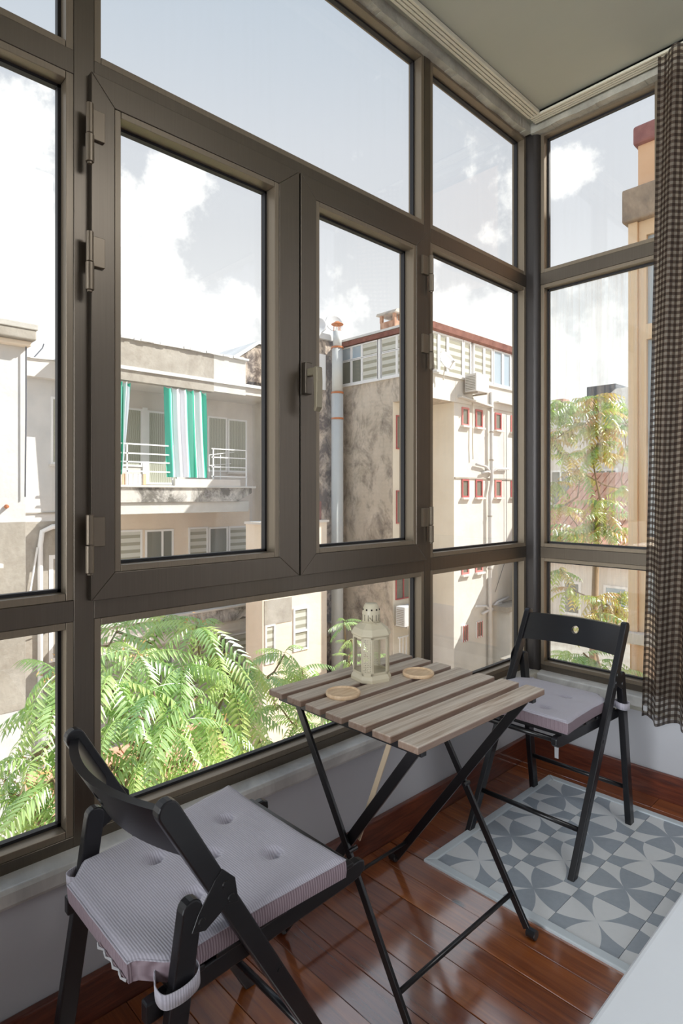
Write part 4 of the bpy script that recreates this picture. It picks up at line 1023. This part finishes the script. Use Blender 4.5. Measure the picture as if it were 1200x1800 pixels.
for zz in (3.35, 4.08, 5.36): MB().lathe([(.16, 0), (.178, .0), (.178, .05), (.16, .05)], (fx, fy, zz), 20, False).build('pipe_band', X_['rust'], fl)
def dish(c, d, R, lab, m=None, grp='satellite dishes on the roofs'):
    c = Vector(c); d = Vector(d).normalized(); r = G('satellite_dish', lab, 'satellite dish', tuple(c), grp)
    a = d.cross(Vector((0, 0, 1))).normalized(); b = a.cross(d); vs = []; fs = []; nr, na = 5, 24
    for i in range(nr + 1):
        q = R * i / nr
        for j in range(na):
            t = 2 * math.pi * j / na; vs.append(c + (a * math.cos(t) * .92 + b * math.sin(t)) * q + d * (.22 * q * q / R))
    fs = [(i * na + j, i * na + (j + 1) % na, (i + 1) * na + (j + 1) % na, (i + 1) * na + j) for i in range(nr) for j in range(na)]
    MB().add(vs, fs).build('reflector', m or X_['cool'], r, solid=.012, smooth=True)
    MB().tube([c - b * R * .9, c - b * R * .5 + d * R * .9], .012, 6).build('feed_arm', X_['cable'], r)
    MB().tube([c - b * R * .5 + d * R * .9 + d * .03, c - b * R * .5 + d * R * .86 - d * .05], .03, 8).build('receiver', X_['cool'], r)
    MB().tube([c - d * .02, c - d * .10 - Vector((0, 0, R * 1.2)), c - d * .10 - Vector((0, 0, R * 1.5))], .016, 6).build('mast', X_['cable'], r)
dish((8.70, 11.3, 6.02), (-.6, -.75, .35), .29, 'pale satellite dish left of the top of the metal flue')
dish((9.36, 11.3, 6.20), (-.4, -.85, .35), .31, 'pale satellite dish right of the top of the metal flue')
dish((9.92, 7.72, 4.62), (-.15, -.9, .4), .27, 'white satellite dish fixed below the glazed top storey, beside the window mullion')
# ---------------- air conditioners
def aircon(x, y, z, w, d, h, lab, face, cover=False):
    r = G('air_conditioner', lab, 'air conditioner', (x, y, z), 'outdoor air conditioning units')
    B(x, x + w, y, y + d, z, z + h).build('casing', X_['cool'], r, bevel=.015)
    if face == 'y':
        cx = x + w * .62
        MB().tube([(cx, y - .004, z + h * .5), (cx, y - .012, z + h * .5)], h * .38, 24).build('fan_grille', X_['cement'], r)
        MB().tube([(cx, y - .012, z + h * .5), (cx, y - .02, z + h * .5)], h * .1, 16).build('fan_hub', X_['cool'], r)
    for k in range(9): 
        B(x - .008, x, y + .03, y + d - .03, z + h * (.1 + .09 * k), z + h * (.1 + .09 * k) + h * .03).build('louvre', M['far_glass'] if cover else X_['cement'], r)
    for q in (.15, .85): B(x + w * q - .02, x + w * q + .02, y, y + d + .25, z - .04, z).build('bracket', X_['cement'], r)
    return r
aircon(9.40, 8.66, -2.24, .80, .3, .52, 'white air conditioner outside the lower red window above the white grille', 'y')
aircon(10.95, 7.50, 3.98, .62, .36, .48, 'white air conditioner bracketed below the glazed top storey', 'n', True)

# ---------------- cream house in front of the flue's foot
b6 = G('cream_house', 'cream house wall with a blind in its window, left of the flue foot', 'building', (9, 12.5, GZ))
P(b6, 'wall', X_['cream'], 6.05, 8.15, 10.3, 11.0, GZ, .50)
P(b6, 'coping', X_['white'], 6.0, 8.2, 10.25, 11.0, .50, .56); P(b6, 'roof_hatch', X_['tile_red'], 7.75, 8.05, 10.4, 10.8, .56, 1.05)
P(b6, 'stain_patch', X_['cement'], 6.1, 6.95, 10.285, 10.3, -1.95, -1.35)
winY(b6, 7.0, 7.5, -2.75, -1.65, 10.3, X_['upvc'], X_['blind'], fw=.05, bars=(-.45,))
winY(b6, 6.12, 6.42, -2.9, -1.95, 10.3, X_['upvc'], X_['blind'], fw=.04)
# ---------------- low roofs in the courtyard
def shed(x0, x1, y0, y1, z, lab, mat, wm):
    r = G('lean_to_shed', lab, 'shed', ((x0 + x1) / 2, (y0 + y1) / 2, GZ)); P(r, 'wall', wm, x0, x1, y0, y1, GZ, z)
    n = int((x1 - x0 + .3) / .22)
    for k in range(n):
        xa = x0 - .15 + k * .22
        MB().prism([(y0 - .2, z - .02), (y0 - .2, z + .06), (y1, z + .56), (y1, z + .48)], 'x', xa, xa + .19).build('roof_tile_row', mat, r)
shed(.8, 4.6, 8.6, 10.6, -4.5, 'low shed with terracotta tiled roof under the leafy tree', X_['terra'], X_['cream'])
shed(-2.2, .2, 6.6, 8.4, -5.2, 'low shed with brown tiled roof at the bottom left', X_['tile_red'], X_['cool'])
gw = G('garden_wall', 'low plastered garden wall behind the leafy tree', 'wall', (5, 9.6, GZ)); P(gw, 'wall', X_['cool'], 4.9, 9.2, 9.5, 9.7, GZ, -5.6); P(gw, 'coping', X_['white'], 4.85, 9.25, 9.45, 9.75, -5.6, -5.5)

# ---------------- far houses seen through the right window
f1 = G('far_house', 'pale far house with a grey pitched roof behind the yellowing tree', 'building', (19, 8, GZ))
P(f1, 'wall', X_['white'], 18, 26, 2.5, 10.5, GZ, 3.6)
MB().prism([(10.9, 3.6), (2.2, 3.6), (2.2, 4.9), (6.6, 4.75), (7.4, 4.2)], 'x', 17.8, 26).build('roof', X_['roof'], f1)
P(f1, 'dormer', X_['darkmetal'], 18.2, 19.6, 6.75, 7.75, 4.3, 5.0); P(f1, 'chimney', X_['brick'], 18.5, 19, 8.75, 9.05, 3.9, 4.75)
for k, y in enumerate((3.4, 5.0, 6.6, 8.2)):
    for z0 in (-5.2, -2.2, .8): winX(f1, y, y + .8, z0, z0 + 1.3, 18.0, X_['upvc'], M['far_glass'], fw=.07, bars=(.5,))
f2 = G('far_lower_house', 'low white house with a tiled roof and small window behind the yellowing tree', 'building', (13, 5, GZ))
P(f2, 'wall', X_['white'], 13, 17, 3.4, 7.4, GZ, -.6)
for k in range(18):
    y = 3.2 + k * .24; MB().prism([(12.8, -.62), (12.8, -.54), (17.2, 1.95), (17.2, 1.85)], 'y', y, y + .2).build('roof_tile_row', X_['terra'], f2)
winX(f2, 5.6, 6.1, -2.0, -1.1, 13.0, X_['upvc'], M['far_glass'], fw=.06); winX(f2, 4.4, 5.0, -2.0, -1.1, 13.0, X_['upvc'], M['far_glass_blue'], fw=.06)
f3 = G('flat_roofed_annex', 'flat roofed cream annex beyond the tree, level with the chair back', 'building', (8, 4, GZ))
P(f3, 'wall', X_['cream'], 8.6, 11.5, 2.4, 5.2, GZ, -2.4); P(f3, 'roof_edge', X_['cement'], 8.5, 11.6, 2.3, 5.3, -2.4, -2.2)

# ================================================================ TREES
def frond_mesh(name, L, pairs, ll, lw, droop, mat, seed, fold=.35):
    rd = random.Random(seed); m = MB(); pts = []
    for i in range(9):
        s_ = i / 8; pts.append(Vector((L * s_ * (1 - .12 * s_ * droop), 0, .16 * L * s_ - L * droop * .62 * s_ ** 2.1)))
    m.tube(pts, [.0035 - .0025 * i / 8 for i in range(9)], 3, False)
    def at(s_):
        q = min(s_ * 8, 7.999); i = int(q); return pts[i].lerp(pts[i + 1], q - i), (pts[i + 1] - pts[i]).normalized()
    for k in range(pairs):
        s_ = .16 + .82 * k / (pairs - 1); p, d = at(s_); size = math.sin(math.pi * (.22 + .62 * s_)) ** .6
        for sd in (-1, 1):
            l_ = ll * size * rd.uniform(.85, 1.1); w_ = lw * size * rd.uniform(.85, 1.1)
            out = Vector((0, sd, 0)); ax = (out * .92 + d * rd.uniform(.25, .5) + Vector((0, 0, -fold - rd.uniform(0, .3)))).normalized()
            nn = ax.cross(d).normalized(); wd = ax.cross(nn).normalized()
            sag = Vector((0, 0, -.10 * l_))
            a = p; b = p + ax * l_ * .4; c = p + ax * l_ + sag * 1.6
            lift = Vector((0, 0, 1)) * w_ * .28
            vs = [a, p + ax * l_ * .18 + wd * w_ * .42 + lift, b + wd * w_ * .5 + lift + sag * .3, c, b - wd * w_ * .5 + lift + sag * .3, p + ax * l_ * .18 - wd * w_ * .42 + lift, b + sag * .3]
            m.add(vs, [(0, 1, 6), (1, 2, 6), (2, 3, 6), (3, 4, 6), (4, 5, 6), (5, 0, 6)])
    return m.mesh(name, mat, fix=False)
FR = [frond_mesh('frond', .60, 12, .135, .030, .9, X_['leaf'], 1), frond_mesh('frond', .52, 11, .125, .029, .6, X_['leaf'], 2, .5), frond_mesh('frond', .66, 13, .13, .030, 1.15, X_['leaf'], 3, .2)]
FA = [frond_mesh('frond', .40, 7, .10, .036, .8, X_['leaf2'], 4), frond_mesh('frond', .32, 6, .11, .04, .5, X_['leaf2'], 5, .5)]
def tree(name, label, base, hub, tips, frs, per, scale, seeds=0, grp=None, rs=1, limit=300):
    rd = random.Random(rs); r = G(name, label, 'tree', base, grp); n = 0; extra = []
    base = Vector(base); hub = Vector(hub)
    MB().tube([base, base.lerp(hub, .5) + Vector((.08, -.05, 0)), hub], [.10, .07, .045], 10).build('trunk', X_['bark'], r, smooth=True)
    nodes = [hub.copy()]
    for tp in sorted([Vector(q) for q in tips], key=lambda q: (q - hub).length):
        src = min(nodes, key=lambda q: (q - tp).length); nodes.append(tp); mid = src.lerp(tp, .5) + Vector((rd.uniform(-.15, .15), rd.uniform(-.15, .15), rd.uniform(-.25, -.05)))
        if src is hub or src == hub: mid += Vector((0, 0, -.1))
        th_ = .5 + .9 / (1 + (src - hub).length)
        MB().tube([src, mid, tp], [.016 * th_, .013 * th_, .009 * th_], 6).build('branch', X_['bark'], r, smooth=True)
        a0 = rd.uniform(0, 6.28)
        for k in range(per):
            yaw = a0 + 6.283 * k / per + rd.uniform(-.25, .25); pitch_ = rd.uniform(-.75, .35); roll = rd.uniform(-.4, .4); s_ = scale * rd.uniform(.8, 1.15)
            me = rd.choice(frs)
            mat_ = Matrix.Translation(tp - wloc(r) + Vector((0, 0, rd.uniform(-.05, .03)))) @ Matrix.Rotation(yaw, 4, 'Z') @ Matrix.Rotation(-pitch_, 4, 'Y') @ Matrix.Rotation(roll, 4, 'X') @ Matrix.Scale(s_, 4)
            if n < limit:
                o = bpy.data.objects.new('frond', me); COL.objects.link(o); o.parent = r; o.matrix_local = mat_; n += 1
            else: extra.append((me, mat_))
        if seeds and rd.random() < seeds:
            m = MB()
            for k in range(46):
                p = tp + Vector((rd.gauss(0, .07), rd.gauss(0, .07), rd.gauss(-.02, .07))) * scale; q = Vector((rd.uniform(-1, 1), rd.uniform(-1, 1), rd.uniform(-1, 1))) * .018; w_ = Vector((rd.uniform(-1, 1), rd.uniform(-1, 1), rd.uniform(-1, 1))) * .009
                m.add([p - q, p + w_, p + q, p - w_], [(0, 1, 2, 3)])
            o = m.build('seed_cluster', X_['seed'], r); o['kind'] = 'stuff'
    if extra:
        m = MB()
        for me, mt in extra:
            b_ = len(m.v); m.v += [tuple(mt @ v.co + wloc(r)) for v in me.vertices]; m.f += [tuple(i + b_ for i in p.vertices) for p in me.polygons]
        o = m.build('foliage', frs[0].materials[0], r, fix=False); o['kind'] = 'stuff'
    return r
rt = random.Random(11)
tips = []
for (px, py, t) in ((205, 1110, 5.6), (290, 1085, 6.0), (345, 1100, 5.4), (240, 1150, 5.0), (380, 1150, 5.5), (320, 1170, 5.1), (195, 1190, 4.7), (270, 1215, 4.7), (405, 1195, 5.5), (345, 1225, 4.9), (440, 1180, 6.0), (215, 1260, 4.5), (300, 1275, 4.6), (250, 1320, 4.5), (385, 1275, 5.2), (340, 1330, 4.9), (200, 1345, 4.6), (290, 1370, 5.2), (420, 1240, 5.9), (150, 1140, 5.3), (150, 1230, 4.8), (155, 1310, 4.5)):
    tips.append(tuple(onT(px, py, t)))
tree('leafy_tree', 'large bright green tree of heaven filling the low window below the casements', (.2, 4.4, GZ), tuple(onT(270, 1420, 5.2)), tips, FR, 9, 1.0, .45, rs=3)
tips = [tuple(onT(*q)) for q in ((100, 1180, 4.6), (92, 1245, 4.4), (60, 1330, 4.3), (95, 1370, 4.2), (45, 1400, 4.3), (105, 1430, 4.1), (10, 1370, 4.5))]
tree('leafy_tree', 'green tree branches hanging into the lowest left window pane', (-.9, 2.9, GZ), tuple(onT(110, 1470, 4.5)), tips, FR, 8, .92, .6, rs=5)
tips = [tuple(onT(*q)) for q in ((500, 1150, 7.0), (530, 1175, 7.2), (470, 1190, 6.8), (550, 1200, 7.4), (490, 1240, 7.0), (520, 1270, 7.2), (455, 1300, 6.6), (560, 1290, 7.4), (500, 1320, 7.0), (480, 1340, 6.8), (600, 1260, 7.6), (425, 1330, 6.4))]
tree('leafy_tree', 'green tree farther back, seen between the big tree and the slatted table', (2.4, 4.9, GZ), tuple(onT(520, 1400, 7.2)), tips, FR, 8, .9, .3, rs=7)
tips = [tuple(onT(*q)) for q in ((605, 1095, 8.0), (618, 1125, 8.2), (612, 1155, 8.0), (640, 1150, 8.4), (668, 1150, 8.3), (600, 1185, 8.2))]
tree('slender_tree', 'thin young tree with pale leaves behind the cream lantern', (3.4, 5.2, GZ), tuple(onT(622, 1240, 8.2)), tips, FR[1:2], 6, .55, 0, rs=8)
tips = []
for (px, py, t) in ((1040, 700, 9.6), (1052, 725, 9.4), (1035, 745, 9.5), (1065, 755, 9.3), (1050, 780, 9.2), (1040, 800, 9.4), (1060, 700, 10), (1085, 715, 10.4), (1095, 745, 10.6), (1100, 790, 10.6), (985, 705, 10.8), (1005, 715, 10.5), (970, 725, 10.6), (1015, 745, 10.6), (990, 760, 10.8), (965, 770, 10.6), (1000, 800, 10.8), (1020, 830, 10.5), (975, 850, 10.6), (990, 890, 10.4), (1055, 880, 9.2), (1065, 905, 9.0), (1045, 920, 9.2), (1060, 930, 9.0), (1010, 930, 10.0), (985, 935, 10), (1090, 930, 9.4), (1095, 860, 10.6)):
    tips.append(tuple(onT(px, py, t)))
tree('yellowing_tree', 'tall tree with green, yellow and orange leaves through the right window', (6.6, 2.9, GZ), tuple(onT(1050, 900, 9.6)), tips, FA, 13, 1.15, 0, rs=9, limit=290)
tips = [tuple(onT(*q)) for q in ((1055, 1050, 8.4), (1050, 1080, 8.2), (1070, 1065, 8.5), (1090, 1040, 8.6), (1085, 1075, 8.4), (1040, 1110, 8.2), (985, 1000, 9.5), (1000, 1035, 9.2))]
tree('yellowing_tree', 'small tree with orange tipped leaves behind the top of the far chair back', (6.0, 2.5, GZ), tuple(onT(1060, 1180, 8.4)), tips, FA, 9, 1.0, 0, rs=10)
tips = [tuple(onT(*q)) for q in ((1000, 1150, 6.4), (1025, 1148, 6.2), (1050, 1165, 6.2), (1070, 1180, 6.1), (1015, 1180, 6.0), (985, 1175, 6.4), (1045, 1195, 6.0), (1090, 1175, 6.2))]
tree('leafy_tree', 'bright green treetop under the back board of the far chair', (3.2, 1.7, GZ), tuple(onT(1035, 1260, 6.3)), tips, FR, 9, .62, 0, rs=12)
